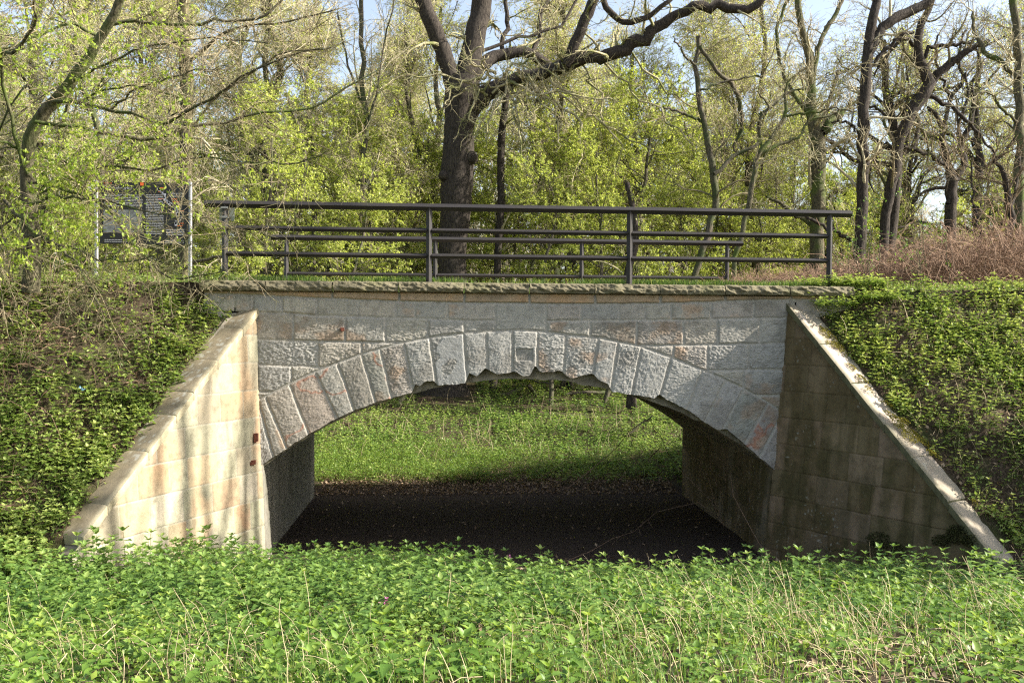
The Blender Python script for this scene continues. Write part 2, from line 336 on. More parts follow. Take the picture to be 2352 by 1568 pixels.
def build_face(parent):
    dx = .0075
    xs = np.arange(-3.36, 5.75, dx); NR = 330
    # bottom line
    zb = np.empty_like(xs)
    cxs, _ = cpix(xs, YF, np.full_like(xs, -1.2))
    rag = poly(RAG, cxs)
    # invert: z for survey y (iterate)
    z = np.full_like(xs, -1.0)
    for _i in range(6):
        cx, cy = cpix(xs, YF, z); z = z + (cy - sum(poly(RAG, cx + o_) for o_ in (-12, -8, -4, 0, 4, 8, 12)) / 7 - 10 * (fbm(cx * .03, cx * 0, 44, 3) - .5)) * CU
    zb = np.where(xs < -2.74, -.7, np.where(xs > 4.95, -.7, z))
    ztop = .475
    t = np.linspace(0, 1, NR)[:, None]
    X = np.broadcast_to(xs, (NR, len(xs))).copy(); Z = zb + (ztop - zb) * t
    cx, cy = cpix(X, YF, Z)
    wob = 9
    wx = cx + (fbm(X * 9, Z * 9, 21, 3) - .5) * wob; wy = cy + (fbm(X * 7, Z * 7, 22, 3) - .5) * wob
    ext = poly(EXT, wx)
    ring = cy > ext
    dist = np.full(X.shape, 1e9); ids = np.zeros(X.shape)
    # spandrel
    nrow = np.zeros(X.shape, int)
    for i, rr in enumerate(ROWS):
        y = poly(rr, wx); nrow += (wy > y)
        dist = np.where(~ring, np.minimum(dist, np.abs(wy - y)), dist)
    big = (wx > 1620) & (wx < 1955) & (nrow >= 2) & (nrow <= 3) & ~ring
    for i in range(6):
        m = (nrow == i + 1) & ~ring
        col = np.searchsorted(np.array(JNT[i]), wx)
        ids = np.where(m, i * 40 + col + 1, ids)
        for j in JNT[i]: dist = np.where(m, np.minimum(dist, np.abs(wx - j)), dist)
    ids = np.where(big, 95, ids)
    y2 = poly(ROWS[2], wx)
    dbig = np.minimum(np.minimum(np.abs(wx - 1620), np.abs(wx - 1955)), np.minimum(np.abs(wy - poly(ROWS[1], wx)), np.abs(ext - wy)))
    dist = np.where(big, dbig, dist)
    dist = np.where(~ring, np.minimum(dist, np.abs(ext - wy) * .9), dist)
    # ring stones
    rid = np.zeros(X.shape, int); dr = np.abs(cy - poly(EXT, wx)) * .9
    for (a, b) in JR:
        L = math.hypot(b[0] - a[0], b[1] - a[1])
        s = ((b[0] - a[0]) * (wy - a[1]) - (b[1] - a[1]) * (wx - a[0])) / L
        rid += (s < 0); dr = np.minimum(dr, np.abs(s))
    ids = np.where(ring, 300 + rid, ids); dist = np.where(ring, dr, dist)
    ids = ids.astype(int)
    stringc = (nrow == 1) & ~ring
    # corners of the wall: fade
    h = sstep(3.0, 14, dist)                       # 0 in mortar
    # relief
    ang = np.where(ring, .55, .2) + (np.mod(ids * 37, 17) / 17 - .5) * .9
    ca, sa = np.cos(ang), np.sin(ang)
    U = X * ca + Z * sa; Vv = -X * sa + Z * ca
    wv = (fbm(X * 14, Z * 14, 31, 3) - .5) * .05
    tool = vn(U * 30 + 3, (Vv + wv) * 74, 33) * .5 + vn(U * 48, (Vv + wv) * 130, 34) * .5
    rough = fbm(X * 30, Z * 30, 35, 3)
    lowrow = ring | (nrow >= 4)
    rr2 = np.random.default_rng(5)
    amp_tab = rr2.uniform(.6, 1.3, 600); off_tab = rr2.uniform(-.006, .008, 600)
    amp = np.where(ring, .0072, np.where(nrow >= 4, .009, np.where(nrow == 3, .006, .0035))) * amp_tab[ids]
    amp = np.where(nrow == 4, amp * 1.25, amp)
    relief = amp * ((tool - .5) * 1.6 + (rough - .5) * .9)
    belly = .007 * sstep(0, 90, dist) * lowrow
    H = h * (.012 + off_tab[ids] + relief + belly) + (1 - h) * .002 * rough
    H = np.where(stringc, h * .028 + .004 * (rough - .5) * .3, H)
    # smooth repaired patch on the large voussoir and flaked patches
    pat = ring & (rid == 9) & (fbm(X * 3.2 + 4, Z * 3.2, 50, 3) > .47)
    H = np.where(pat, h * (.02 + .003 * rough) - .006, H)
    # inscription field on the keystone
    pc = (cx > 1757) & (cx < 1868) & (cy > 568) & (cy < 648)
    H = np.where(pc, .004, H)
    Yv = YF - H
    # colour
    pal = PAL
    base, ti, br = tint(ids.ravel(), pal, 3); base = base.reshape(X.shape + (3,))
    override = {300: (.42, .38, .33), 301: (.42, .36, .28), 302: (.42, .34, .26), 303: (.46, .33, .24), 304: (.44, .40, .33), 305: (.42, .37, .29), 306: (.40, .41, .34), 307: (.43, .35, .28), 308: (.40, .385, .345), 309: (.37, .36, .335), 319: (.40, .37, .34), 320: (.40, .37, .35), 321: (.34, .35, .30), 322: (.40, .33, .30), 323: (.40, .33, .31), 95: (.37, .35, .30)}
    for k, c in override.items(): base[ids == k] = c
    for k in range(310, 319): base[ids == k] = np.array((.42, .405, .37)) * (1 + .04 * math.sin(k * 3.1))
    base = base * .42 + np.array((.365, .35, .305)) * .58
    base[stringc] = (.42, .31, .20)
    so = fbm(X * 1.6, Z * 2.2, 61, 4)[..., None]; so2 = fbm(X * 4, Z * 5, 62, 4)[..., None]
    orange = np.array((.52, .30, .15)); dark = np.array((.17, .15, .12)); ochre = np.array((.50, .38, .20))
    sel = (np.mod(ids * 13, 7) < 3)[..., None] | stringc[..., None]
    base = np.where(sel, base * (1 - sstep(.5, .72, so2) * .4) + orange * sstep(.5, .72, so2) * .4, base)
    base = base * (1 - sstep(.56, .74, so) * .45) + dark * sstep(.56, .74, so) * .45
    ro = (nrow == 3) & ~ring; r3 = ro[..., None]
    base = np.where(r3, base * (1 - .35 * sstep(.4, .65, so2)) + dark * .35 * sstep(.4, .65, so2), base)
    # veins of rust colour
    ve = np.abs(fbm(X * 2.5 + 9, Z * 2.5, 70, 4) - .5)[..., None]
    vsel = np.isin(ids, [47, 302, 303, 304, 306, 322, 323])[..., None]
    base = np.where(vsel, base * (1 - .6 * sstep(.05, .0, ve)) + np.array((.40, .14, .07)) * .6 * sstep(.05, .0, ve), base)
    base[pat] = (.34, .335, .31)
    mort = np.array((.375, .35, .30)) * (.9 + .2 * rough[..., None])
    base = base * h[..., None] + mort * (1 - h[..., None])
    # hollow lines go dark at the extrados
    bow = 1 - .0
    V = np.stack([X, Yv, Z], -1).reshape(-1, 3); n, m = X.shape
    idx = np.arange(n * m).reshape(n, m)
    F = np.stack([idx[:-1, :-1], idx[:-1, 1:], idx[1:, 1:], idx[1:, :-1]], -1).reshape(-1, 4)
    # under edge of the ring, back to the recessed barrel
    e = V[:m].copy(); e2 = e.copy(); e2[:, 1] = YF + .16
    Vs = np.concatenate([e, e2]); k = np.arange(m - 1); Fs = np.stack([k + m, k + m + 1, k + 1, k], -1)
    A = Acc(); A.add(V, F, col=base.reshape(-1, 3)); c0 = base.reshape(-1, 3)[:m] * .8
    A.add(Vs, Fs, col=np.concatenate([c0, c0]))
    o = obj('masonry_face', A.mesh('masonry_face'), M['stone'], parent)
    return o

def arc_z(x):
    xc, zc, Rr = 1.02, -6.627, 5.9
    return zc + np.sqrt(np.maximum(Rr * Rr - (x - xc) ** 2, 0))
def build_barrel(parent):
    th = np.linspace(0, 1, 420); xs = -2.625 + (4.70 + 2.625) * th; zi = arc_z(xs)
    zi = np.maximum(zi, -2.03)
    ys = np.concatenate([np.linspace(YF + .10, YF + .10, 1), np.linspace(YF + .12, YB, 160)])
    X, Yg = np.meshgrid(xs, ys); Zg = np.broadcast_to(zi, X.shape).copy()
    n1 = fbm(X * 6, Yg * 6, 81, 4)
    # ragged front course
    Zg += .03 * (n1 - .5) + .05 * (fbm(X * 3, Yg * 3, 82, 2) - .5) * sstep(YF + .6, YF + .1, Yg)
    sj = np.abs(np.mod(X * 3.1, 1) - .5) * 2; row = np.floor(Yg / .42); sj2 = np.abs(np.mod(X * 1.0 / .30 + row * .5, 1) - .5) * 2
    mo = np.maximum(sstep(.93, 1, sj2), sstep(.94, 1, np.abs(np.mod(Yg / .42, 1) - .5) * 2))
    Zg += .012 * mo
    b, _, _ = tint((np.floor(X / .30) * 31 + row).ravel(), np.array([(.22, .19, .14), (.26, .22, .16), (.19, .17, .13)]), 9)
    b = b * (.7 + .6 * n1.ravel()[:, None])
    A = Acc(); idx = np.arange(X.size).reshape(X.shape)
    F = np.stack([idx[:-1, :-1], idx[1:, :-1], idx[1:, 1:], idx[:-1, 1:]], -1).reshape(-1, 4)
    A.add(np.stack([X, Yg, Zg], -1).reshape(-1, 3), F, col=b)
    # recessed broken front of the barrel
    t = np.linspace(0, 1, 22)[:, None]; Z0 = Zg[0][None, :]; zz = Z0 + t * .42; XX = np.broadcast_to(xs, zz.shape)
    yy = YF + .10 + .06 * (fbm(XX * 9, zz * 9, 84, 3) - .5) + .05 * t
    yy[0] = Yg[0]
    idx = np.arange(XX.size).reshape(XX.shape)
    F = np.stack([idx[:-1, :-1], idx[:-1, 1:], idx[1:, 1:], idx[1:, :-1]], -1).reshape(-1, 4)
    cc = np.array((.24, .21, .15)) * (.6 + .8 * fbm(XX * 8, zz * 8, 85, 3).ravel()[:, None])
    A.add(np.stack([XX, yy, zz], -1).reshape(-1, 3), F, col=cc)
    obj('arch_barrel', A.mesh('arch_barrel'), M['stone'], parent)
    # crown fill and rear face, one solid block above the barrel
    B = Acc(); n = 80; xs2 = np.linspace(-2.62, 4.66, n); zb = np.maximum(arc_z(xs2), -2.03) + .03
    lo = np.stack([xs2, np.full(n, YB), zb - .03], -1); hi = np.stack([xs2, np.full(n, YB), np.full(n, .5)], -1)
    k = np.arange(n - 1); B.add(np.concatenate([lo, hi]), np.stack([k + 1, k, k + n, k + n + 1], -1), col=np.tile((.3, .27, .22), (2 * n, 1)))
    for x0, x1 in ((-3.4, -2.62), (4.66, 5.75)):
        B.box((x0, YB - .3, -3.4), (x1, YB, .5), col=np.tile((.3, .27, .22), (8, 1)))
    for x0, x1 in ((-3.36, -2.76), (4.98, 5.745)):
        B.box((x0, YF + .05, -.6), (x1, YF + .4, .49), col=np.tile((.34, .3, .24), (8, 1)))
    B.box((-3.36, YF + .3, .36), (5.745, YF + .5, .49), col=np.tile((.3, .27, .22), (8, 1)))
    obj('rear_wall', B.mesh('rear_wall', False), M['smooth_stone'], parent)

def courses(U, Z, cell, seed, zoff=0.0, jmin=.32, jmax=.75, slope=0.0):
    """random ashlar: returns stone id and distance to the nearest joint (m)"""
    r = np.random.default_rng(seed)
    zz = (Z + zoff) / cell; row = np.floor(zz).astype(int); fz = zz - row
    dist = np.minimum(fz, 1 - fz) * cell; ids = np.zeros(U.shape, int)
    for rw in range(row.min(), row.max() + 1):
        js = [-1.0 + r.uniform(0, .4)]
        while js[-1] < U.max() + 1: js.append(js[-1] + r.uniform(jmin, jmax))
        js = np.array(js); m = row == rw
        k = np.searchsorted(js, U); kk = np.clip(k, 1, len(js) - 1)
        dj = np.minimum(np.abs(U - js[kk - 1]), np.abs(js[kk] - U))
        dist = np.where(m, np.minimum(dist, dj), dist); ids = np.where(m, (rw + 50) * 60 + k, ids)
    return ids, dist

def wing_stone_colour(X, U, Z, ids, h, pal, seed, stain):
    b, _, _ = tint(ids.ravel(), pal, seed); b = b.reshape(U.shape + (3,))
    s1 = fbm(U * 2.2, Z * 1.2, seed + 1, 4)[..., None]; s2 = fbm(U * 7, Z * .55, seed + 2, 4)[..., None]; s3 = fbm(U * 5, Z * 5, seed + 3, 4)[..., None]
    if stain == 'warm':
        b = b * (1 - .5 * sstep(.52, .7, s1)) + np.array((.46, .29, .16)) * .5 * sstep(.52, .7, s1)
        lowg = sstep(-1.2, -2.8, Z)[..., None] * sstep(.4, .6, s3)
        b = b * (1 - .42 * lowg) + np.array((.40, .39, .24)) * .42 * lowg
        b = b * (1 - .3 * sstep(.5, .75, s2))
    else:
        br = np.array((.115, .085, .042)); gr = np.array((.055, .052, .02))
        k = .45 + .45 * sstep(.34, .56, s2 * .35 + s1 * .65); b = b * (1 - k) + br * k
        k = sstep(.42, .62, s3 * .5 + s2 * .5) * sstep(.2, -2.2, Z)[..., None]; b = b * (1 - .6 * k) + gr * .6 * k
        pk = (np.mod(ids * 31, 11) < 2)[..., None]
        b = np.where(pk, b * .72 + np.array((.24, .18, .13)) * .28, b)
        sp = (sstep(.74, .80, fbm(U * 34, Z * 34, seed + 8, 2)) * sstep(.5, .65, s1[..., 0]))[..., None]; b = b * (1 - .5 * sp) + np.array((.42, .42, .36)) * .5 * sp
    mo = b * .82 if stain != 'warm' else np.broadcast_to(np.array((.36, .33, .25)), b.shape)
    return b * h[..., None] + mo * (1 - h[..., None])

def build_wing(parent, side):
    C = LC if side < 0 else RC; K = LK if side < 0 else RK; m_ = LM if side < 0 else RM; yend = LEND if side < 0 else REND
    bat = .04 if side < 0 else .084
    w = empty_part('wing_wall', parent)
    dl = np.array([-K, -1.0]); Ld = math.hypot(*dl); Ltot = (YF - yend) * Ld; dl /= Ld
    nin = np.array([-dl[1], dl[0]]) if side < 0 else np.array([dl[1], -dl[0]])   # towards the opening
    fall = m_ / Ld
    # ---- wall face
    du = .012; us = np.arange(0, Ltot + .25, du); NR = 300; t = np.linspace(0, 1, NR)[:, None]
    zt = C[2] - .075 - fall * us; zbot = np.full_like(us, -3.45)
    U = np.broadcast_to(us, (NR, len(us))).copy(); Z = zbot + (np.maximum(zt, zbot + .01) - zbot) * t
    wU = U + (fbm(U * 5, Z * 5, 4, 2) - .5) * .012; wZ = Z + (fbm(U * 4, Z * 4, 6, 2) - .5) * .012
    ids, dist = courses(wU, wZ, .375, 41 if side < 0 else 57, .12, .28, .62)
    h = sstep(.002, .012, dist)
    rough = fbm(U * 26, Z * 26, 91, 3); tool = vn(U * 90, Z * 30, 92)
    amp = np.where(np.mod(ids, 3) == 0, .005, .0022)
    H = h * (.008 + amp * (rough + tool - 1)) + np.mod(ids * 17, 5) * .0008 * h
    offs = bat * (C[2] - Z) + H
    X = C[0] + dl[0] * U + nin[0] * H + (bat * (C[2] - Z)) * (1 if side < 0 else -1)
    Y = C[1] + dl[1] * U + nin[1] * H
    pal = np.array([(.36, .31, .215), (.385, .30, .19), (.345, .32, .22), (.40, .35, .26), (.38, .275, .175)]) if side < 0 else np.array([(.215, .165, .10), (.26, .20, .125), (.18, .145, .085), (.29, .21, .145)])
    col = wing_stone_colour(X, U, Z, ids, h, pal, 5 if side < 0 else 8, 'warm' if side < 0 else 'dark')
    A = Acc(); idx = np.arange(X.size).reshape(X.shape)
    q = [idx[:-1, :-1], idx[:-1, 1:], idx[1:, 1:], idx[1:, :-1]]
    if side < 0: q = q[::-1]
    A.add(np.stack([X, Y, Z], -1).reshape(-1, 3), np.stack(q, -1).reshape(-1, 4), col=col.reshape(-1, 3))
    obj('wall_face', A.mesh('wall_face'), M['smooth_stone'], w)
    # ---- core behind the face
    A = Acc(); out = -nin
    P0 = np.array([C[0], C[1]]); pts = []
    for s in (0, Ltot + .2):
        for o_ in (.03, .40):
            p = P0 + dl * s + out * o_
            if s == 0: p[1] = min(p[1], YF - .03) if side else p[1]
            for z in (-3.45, C[2] - .12 - fall * s):
                sh = bat * (C[2] - z) * (1 if side < 0 else -1)
                pts.append((p[0] + sh, p[1], z))
    A.add(pts, [(0, 1, 5, 4), (2, 6, 7, 3), (1, 3, 7, 5), (0, 2, 3, 1), (4, 5, 7, 6), (0, 4, 6, 2)], col=np.tile((.3, .26, .2), (8, 1)))
    obj('core', A.mesh('core', False), M['smooth_stone'], w)
    # ---- coping slabs
    A = Acc(); n = 7 if side < 0 else 6; r = np.random.default_rng(12 + side); wid = .50 if side < 0 else .52
    edges = np.linspace(-.02, Ltot + .12, n + 1) + np.concatenate([[0], r.uniform(-.12, .12, n - 1), [0]])
    upv = np.array([0, 0, 1.0]); D3 = np.array([dl[0], dl[1], -fall]); nl = np.linalg.norm(D3)
    for i in range(n):
        ns, nw = max(3, int((edges[i + 1] - edges[i]) / .018)), 27
        s = np.linspace(edges[i] + (.004 if i else 0), edges[i + 1] - .004, ns); o_ = np.linspace(-.045, wid - .045, nw)
        S, O = np.meshgrid(s, o_, indexing='ij')
        lift = r.uniform(-.008, .012)
        zz = C[2] - fall * S + lift + .008 * (fbm(S * 5, O * 5 + i, 101, 3) - .5)
        ed = np.minimum(O + .045, wid - .045 - O + .0); zz -= .012 * sstep(.03, 0, ed) + .01 * sstep(.02, 0, np.minimum(S - s[0], s[-1] - S))
        XX = C[0] + dl[0] * S - nin[0] * O + bat * fall * S * (1 if side < 0 else -1); YY = C[1] + dl[1] * S - nin[1] * O
        YY = np.minimum(YY, YF - .002) if i == 0 else YY
        if side < 0: cb = np.array((.25, .205, .135))
        else: cb = np.array((.42, .35, .28))
        nz = fbm(S * 2.3, O * 3 + i * 3, 103, 4)[..., None]; li = sstep(.66, .72, fbm(S * 26, O * 26, 105, 2))[..., None] * sstep(.45, .6, fbm(S * 1.4, O * 2, 106, 3))[..., None]
        c = cb * (.75 + .5 * nz); c = c * (1 - .6 * li) + np.array((.48, .47, .40)) * .6 * li
        if side > 0:
            da = sstep(.5, .7, fbm(S * 2, O * 4, 108, 3))[..., None]; c = c * (1 - .4 * da) + np.array((.22, .2, .12)) * .4 * da
        edg = sstep(.09, .02, (O + .045))[..., None]
        ec = np.array((.46, .40, .26)) if side < 0 else np.array((.13, .125, .07))
        c = c * (1 - .6 * edg) + ec * .6 * edg
        idx = np.arange(XX.size).reshape(XX.shape); q = [idx[:-1, :-1], idx[1:, :-1], idx[1:, 1:], idx[:-1, 1:]]
        if side > 0: q = q[::-1]
        A.add(np.stack([XX, YY, zz], -1).reshape(-1, 3), np.stack(q, -1).reshape(-1, 4), col=c.reshape(-1, 3))
        # sides
        ring_ = np.concatenate([idx[:, 0], idx[-1, 1:], idx[::-1, -1][1:], idx[0, ::-1][1:]])
        P = np.stack([XX, YY, zz], -1).reshape(-1, 3)[ring_]; Q = P.copy(); Q[:, 2] -= .10
        k = np.arange(len(P) - 1); mm = len(P); cc = ec * (.8 + .4 * vn(P[:, 0] * 30, P[:, 2] * 30, 4))[:, None]
        q = [k, k + 1, k + 1 + mm, k + mm]
        if side < 0: q = q[::-1]
        A.add(np.concatenate([P, Q]), np.stack(q, -1), col=np.concatenate([cc, cc * .8]))
    obj('coping', A.mesh('coping'), M['smooth_stone'], w)
    return w
def empty_part(name, parent):
    o = bpy.data.objects.new(name, None); sc.collection.objects.link(o); o.parent = parent
    o.location = -Vector(parent.location); o.empty_display_size = .1
    return o

def build_abutment(parent, side):
    x0 = -2.60 if side < 0 else 4.62
    ys = np.arange(YF - (.0), YB + .01, .015); zt = arc_z(np.array([x0 + (.02 if side < 0 else -.0)]))[0] + .06
    zs = np.arange(-3.5, max(zt, -1.98), .015)
    Yg, Z = np.meshgrid(ys, zs); ids, dist = courses(Yg - YF, Z, .375, 71 + side, .12, .4, .8)
    h = sstep(.002, .012, dist); rough = fbm(Yg * 12, Z * 12, 95, 4)
    wx = (LC[0] + .04 * (LC[2] - Z)) if side < 0 else (RC[0] - .084 * (RC[2] - Z))
    k_ = sstep(YF + 1.6, YF, Yg)
    X = x0 * (1 - k_) + (wx + .004 * side) * k_ + (h * .008 + .006 * rough) * (-side)
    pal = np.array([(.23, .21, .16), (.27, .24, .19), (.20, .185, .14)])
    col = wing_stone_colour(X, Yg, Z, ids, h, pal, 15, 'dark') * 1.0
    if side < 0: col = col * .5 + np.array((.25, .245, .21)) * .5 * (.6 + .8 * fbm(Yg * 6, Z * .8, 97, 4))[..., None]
    idx = np.arange(X.size).reshape(X.shape); q = [idx[:-1, :-1], idx[:-1, 1:], idx[1:, 1:], idx[1:, :-1]]
    if side > 0: q = q[::-1]
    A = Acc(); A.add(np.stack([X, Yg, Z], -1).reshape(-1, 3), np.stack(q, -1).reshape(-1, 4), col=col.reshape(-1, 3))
    xo = x0 + side * .45; xi = x0 + side * .03
    A.box((min(xo, xi), YF + .02, -3.5), (max(xo, xi), YB - .02, -1.98), col=np.tile((.2, .18, .13), (8, 1)))
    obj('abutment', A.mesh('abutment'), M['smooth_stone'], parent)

def build_coping_band(parent):
    A = Acc(); ed = [-3.39] + [W(574.2 + c * .3478, 655, 12.68)[0] for c in (100, 545, 982, 1415, 1850, D6 + 300, D6 + 730, D6 + 1163, D6 + 1592)] + [5.775]
    r = np.random.default_rng(3)
    for i in range(len(ed) - 1):
        x = np.arange(ed[i] + .004, ed[i + 1] - .004, .011); lz = r.uniform(-.004, .004)
        t = np.linspace(0, 1, 34)                       # profile parameter: top back -> top front -> bottom front -> under
        prof = [( YF + .42, .625), (YF - .06, .628), (YF - .085, .61), (YF - .125, .545), (YF - .105, .49), (YF + .02, .478)]
        pa = np.array(prof); sl = np.concatenate([[0], np.cumsum(np.hypot(*np.diff(pa, axis=0).T))]); 
        u = np.concatenate([np.linspace(0, sl[1], 10)[:-1], np.linspace(sl[1], sl[4], 26)[:-1], np.linspace(sl[4], sl[5], 6)])
        py = np.interp(u, sl, pa[:, 0]); pz = np.interp(u, sl, pa[:, 1]) + lz
        X, PY = np.meshgrid(x, py, indexing='ij'); PZ = np.broadcast_to(pz, X.shape).copy()
        fr = sstep(sl[1] - .03, sl[1] + .03, u) * sstep(sl[4] + .03, sl[4] - .03, u)
        n1 = fbm(X * 9 + i * 5, PZ * 16, 111, 4); n2 = np.abs(fbm(X * 5 + PZ * 9, PZ * 7 + i, 113, 3) - .5)
        n3 = fbm(X * 26 + i, PZ * 34, 119, 3); rock = (n1 - .5) * .06 - n2 * .08 + .012 + (n3 - .5) * .03
        e = np.minimum(X - x[0], x[-1] - X); rock *= sstep(0, .03, e) * .9 + .1
        PY = PY + rock * fr * (-1); PZ = PZ + .012 * (fbm(X * 20, PY * 20, 115, 2) - .5)
        g = fbm(X * 6, PZ * 6 + i, 117, 4)[..., None]; top = sstep(-.3, .6, (PZ - .5) / .13)[..., None]
        c = np.array((.23, .20, .125)) * (1 - g) + np.array((.34, .30, .19)) * g; c = c * .64
        gm = sstep(.5, .65, fbm(X * 3, PZ * 3, 118, 3))[..., None]; c = c * (1 - .4 * gm) + np.array((.16, .16, .07)) * .4 * gm
        idx = np.arange(X.size).reshape(X.shape)
        F = np.stack([idx[:-1, :-1], idx[:-1, 1:], idx[1:, 1:], idx[1:, :-1]], -1).reshape(-1, 4)
        A.add(np.stack([X, PY, PZ], -1).reshape(-1, 3), F, col=c.reshape(-1, 3))
        for q in (0, -1):
            P = np.stack([X[q], PY[q], PZ[q]], -1); cen = P.mean(0); k = np.arange(len(P) - 1)
            A.add(np.vstack([P, cen]), np.stack([k, k + 1, np.full(len(k), len(P))], -1), col=np.tile((.2, .18, .12), (len(P) + 1, 1)))
    me = A.mesh('parapet_coping'); obj('parapet_coping', me, M['coping'], parent)
    B = Acc(); B.box((-3.39, YB - .42, .48), (5.775, YB + .12, .625), col=np.tile((.24, .21, .14), (8, 1)))
    obj('parapet_coping', B.mesh('rear_coping', False), M['coping'], parent)

def build_bridge():
    b = empty('stone_arch_bridge', (1.0, YF, -3.3), 'sandstone arch bridge with tooled voussoirs, splayed wing walls and a rough grey coping', 'bridge')
    build_face(b); build_barrel(b); build_coping_band(b)
    for s in (-1, 1):
        build_wing(b, s); build_abutment(b, s)
    # deck slab under the path
    A = Acc(); A.box((-2.62, YF + .42, -.45), (4.66, YB - .3, .50), col=np.tile((.25, .22, .17), (8, 1)))
    obj('deck', A.mesh('deck', False), M['smooth_stone'], b)
    # rear wings, plain
    for s in (-1, 1):
        w = empty_part('wing_wall', b); A = Acc(); x = -2.6 if s < 0 else 4.62; L = 3.4
        pts = []
        for d in (0, L):
            for o_ in (0, .5):
                for z in (-3.5, .3 - .8 * d): pts.append((x + s * (.45 * d + o_), YB + .02 + d, max(z, -3.4)))
        A.add(pts, [(0, 1, 5, 4), (2, 6, 7, 3), (1, 3, 7, 5), (0, 2, 3, 1), (4, 5, 7, 6), (0, 4, 6, 2)], col=np.tile((.26, .23, .17), (8, 1)))
        obj('wall_face', A.mesh('rear_wing', False), M['smooth_stone'], w)
    # carved date field
    tx = bpy.data.curves.new('carving', 'FONT'); 
    def text(body, px, py, size, shear=.25):
        c = bpy.data.curves.new('t', 'FONT'); c.body = body; c.size = size; c.shear = shear; c.align_x = 'CENTER'; c.align_y = 'CENTER'; c.extrude = .0008
        o = bpy.data.objects.new('t', c); dg = bpy.context.evaluated_depsgraph_get(); sc.collection.objects.link(o)
        dg.update(); me = bpy.data.meshes.new_from_object(o.evaluated_get(bpy.context.evaluated_depsgraph_get())); bpy.data.objects.remove(o)
        p = W(px, py, YF); me.transform(Matrix.Translation((p[0], YF - .0062, p[2])) @ Matrix.Rotation(R(90), 4, 'X'))
        return me
    dk = mat_plain('carved_shadowed_stone', (.27, .25, .21), .95, 0, .1)
    a = text('1853.', 574.2 + 1812 * .3478, 602.9 + 598 * .3478, .085); bme = text('e.A.N.', 574.2 + 1815 * .3478, 602.9 + 630 * .3478, .05)
    for me in (a, bme): me.materials.clear(); me.name = 'inscription'; obj('inscription', me, dk, b)
    # rusty iron lugs on the left wing near the arch, one on the face
    def lug(px, py, Y, w, h):
        p = W(px, py, Y); A = Acc(); A.box((p[0] - w / 2, p[1] - .03, p[2] - h / 2), (p[0] + w / 2, p[1] + .03, p[2] + h / 2))
        A.box((p[0] - w * .3, p[1] - .045, p[2] - h * .62), (p[0] + w * .2, p[1] - .02, p[2] + h * .15))
        o = obj('iron_lug', A.mesh('iron_lug', False), M['rust'], b)
    lug(588, 1004, 12.66, .055, .11); lug(580, 1061, 12.6, .08, .055)
    lug(574.2 + 610 * .3478, 602.9 + 440 * .3478, YF - .02, .05, .045)
build_bridge()

# ---------------------------------------------------------------- railings
def railing(name, Y, x0, x1, posts, label):
    o = empty(name, ((x0 + x1) / 2, Y, .625), label, 'railing', 'steel railings on the bridge')
    def part(nm, p, q, a, b, r1, r2=None):
        A = Acc(); A.bar(p, q, a, b, r1, r2 or r1); me = A.mesh(nm, False); ob = obj(nm, me, M['steel'], o)
        bv = ob.modifiers.new('bevel', 'BEVEL'); bv.width = .004; bv.segments = 2
    zt = 1.735
    part('handrail', (x0, Y, zt - .053), (x1, Y, zt - .053), (0, 1, 0), (0, 0, 1), .053)
    for k, z in enumerate((1.355, 1.0)):
        for a_, b_ in zip(posts[:-1], posts[1:]): part('rail', (a_ + .03, Y, z), (b_ - .03, Y, z), (0, 1, 0), (0, 0, 1), .037)
    for x in posts: part('post', (x, Y, .60), (x, Y, zt - .06), (1, 0, 0), (0, 1, 0), .044)
    return o
fp = [W(p, 560, 12.9)[0] for p in (517, 985.5, 1446, 1905)]
rail_front = railing('steel_railing', 12.9, -3.385, 5.79, fp, 'brown steel railing with three rails along the near edge of the bridge')
rp = [W(p, 600, 17.6)[0] for p in (658, 1000, 1336, 1670)]
railing('steel_railing', 17.6, -3.39, 5.72, rp, 'brown steel railing along the far edge of the bridge, seen through the near one')
def small_plate():
    x = fp[0]; p = empty('small_sign', (x, 12.98, 1.5), 'small pale square sign seen from behind, clamped to the left post of the near railing', 'sign')
    A = Acc(); A.box((x - .10, 12.985, 1.46), (x + .105, 12.99, 1.665)); obj('plate', A.mesh('plate', False), mat_plain('sign_back', (.30, .33, .27), .45, .2, .08), p)
    for z in (1.50, 1.63):
        A = Acc(); A.box((x - .048, 12.85, z - .013), (x + .048, 12.984, z + .013)); obj('clamp', A.mesh('clamp', False), M['pole'], p)
small_plate()

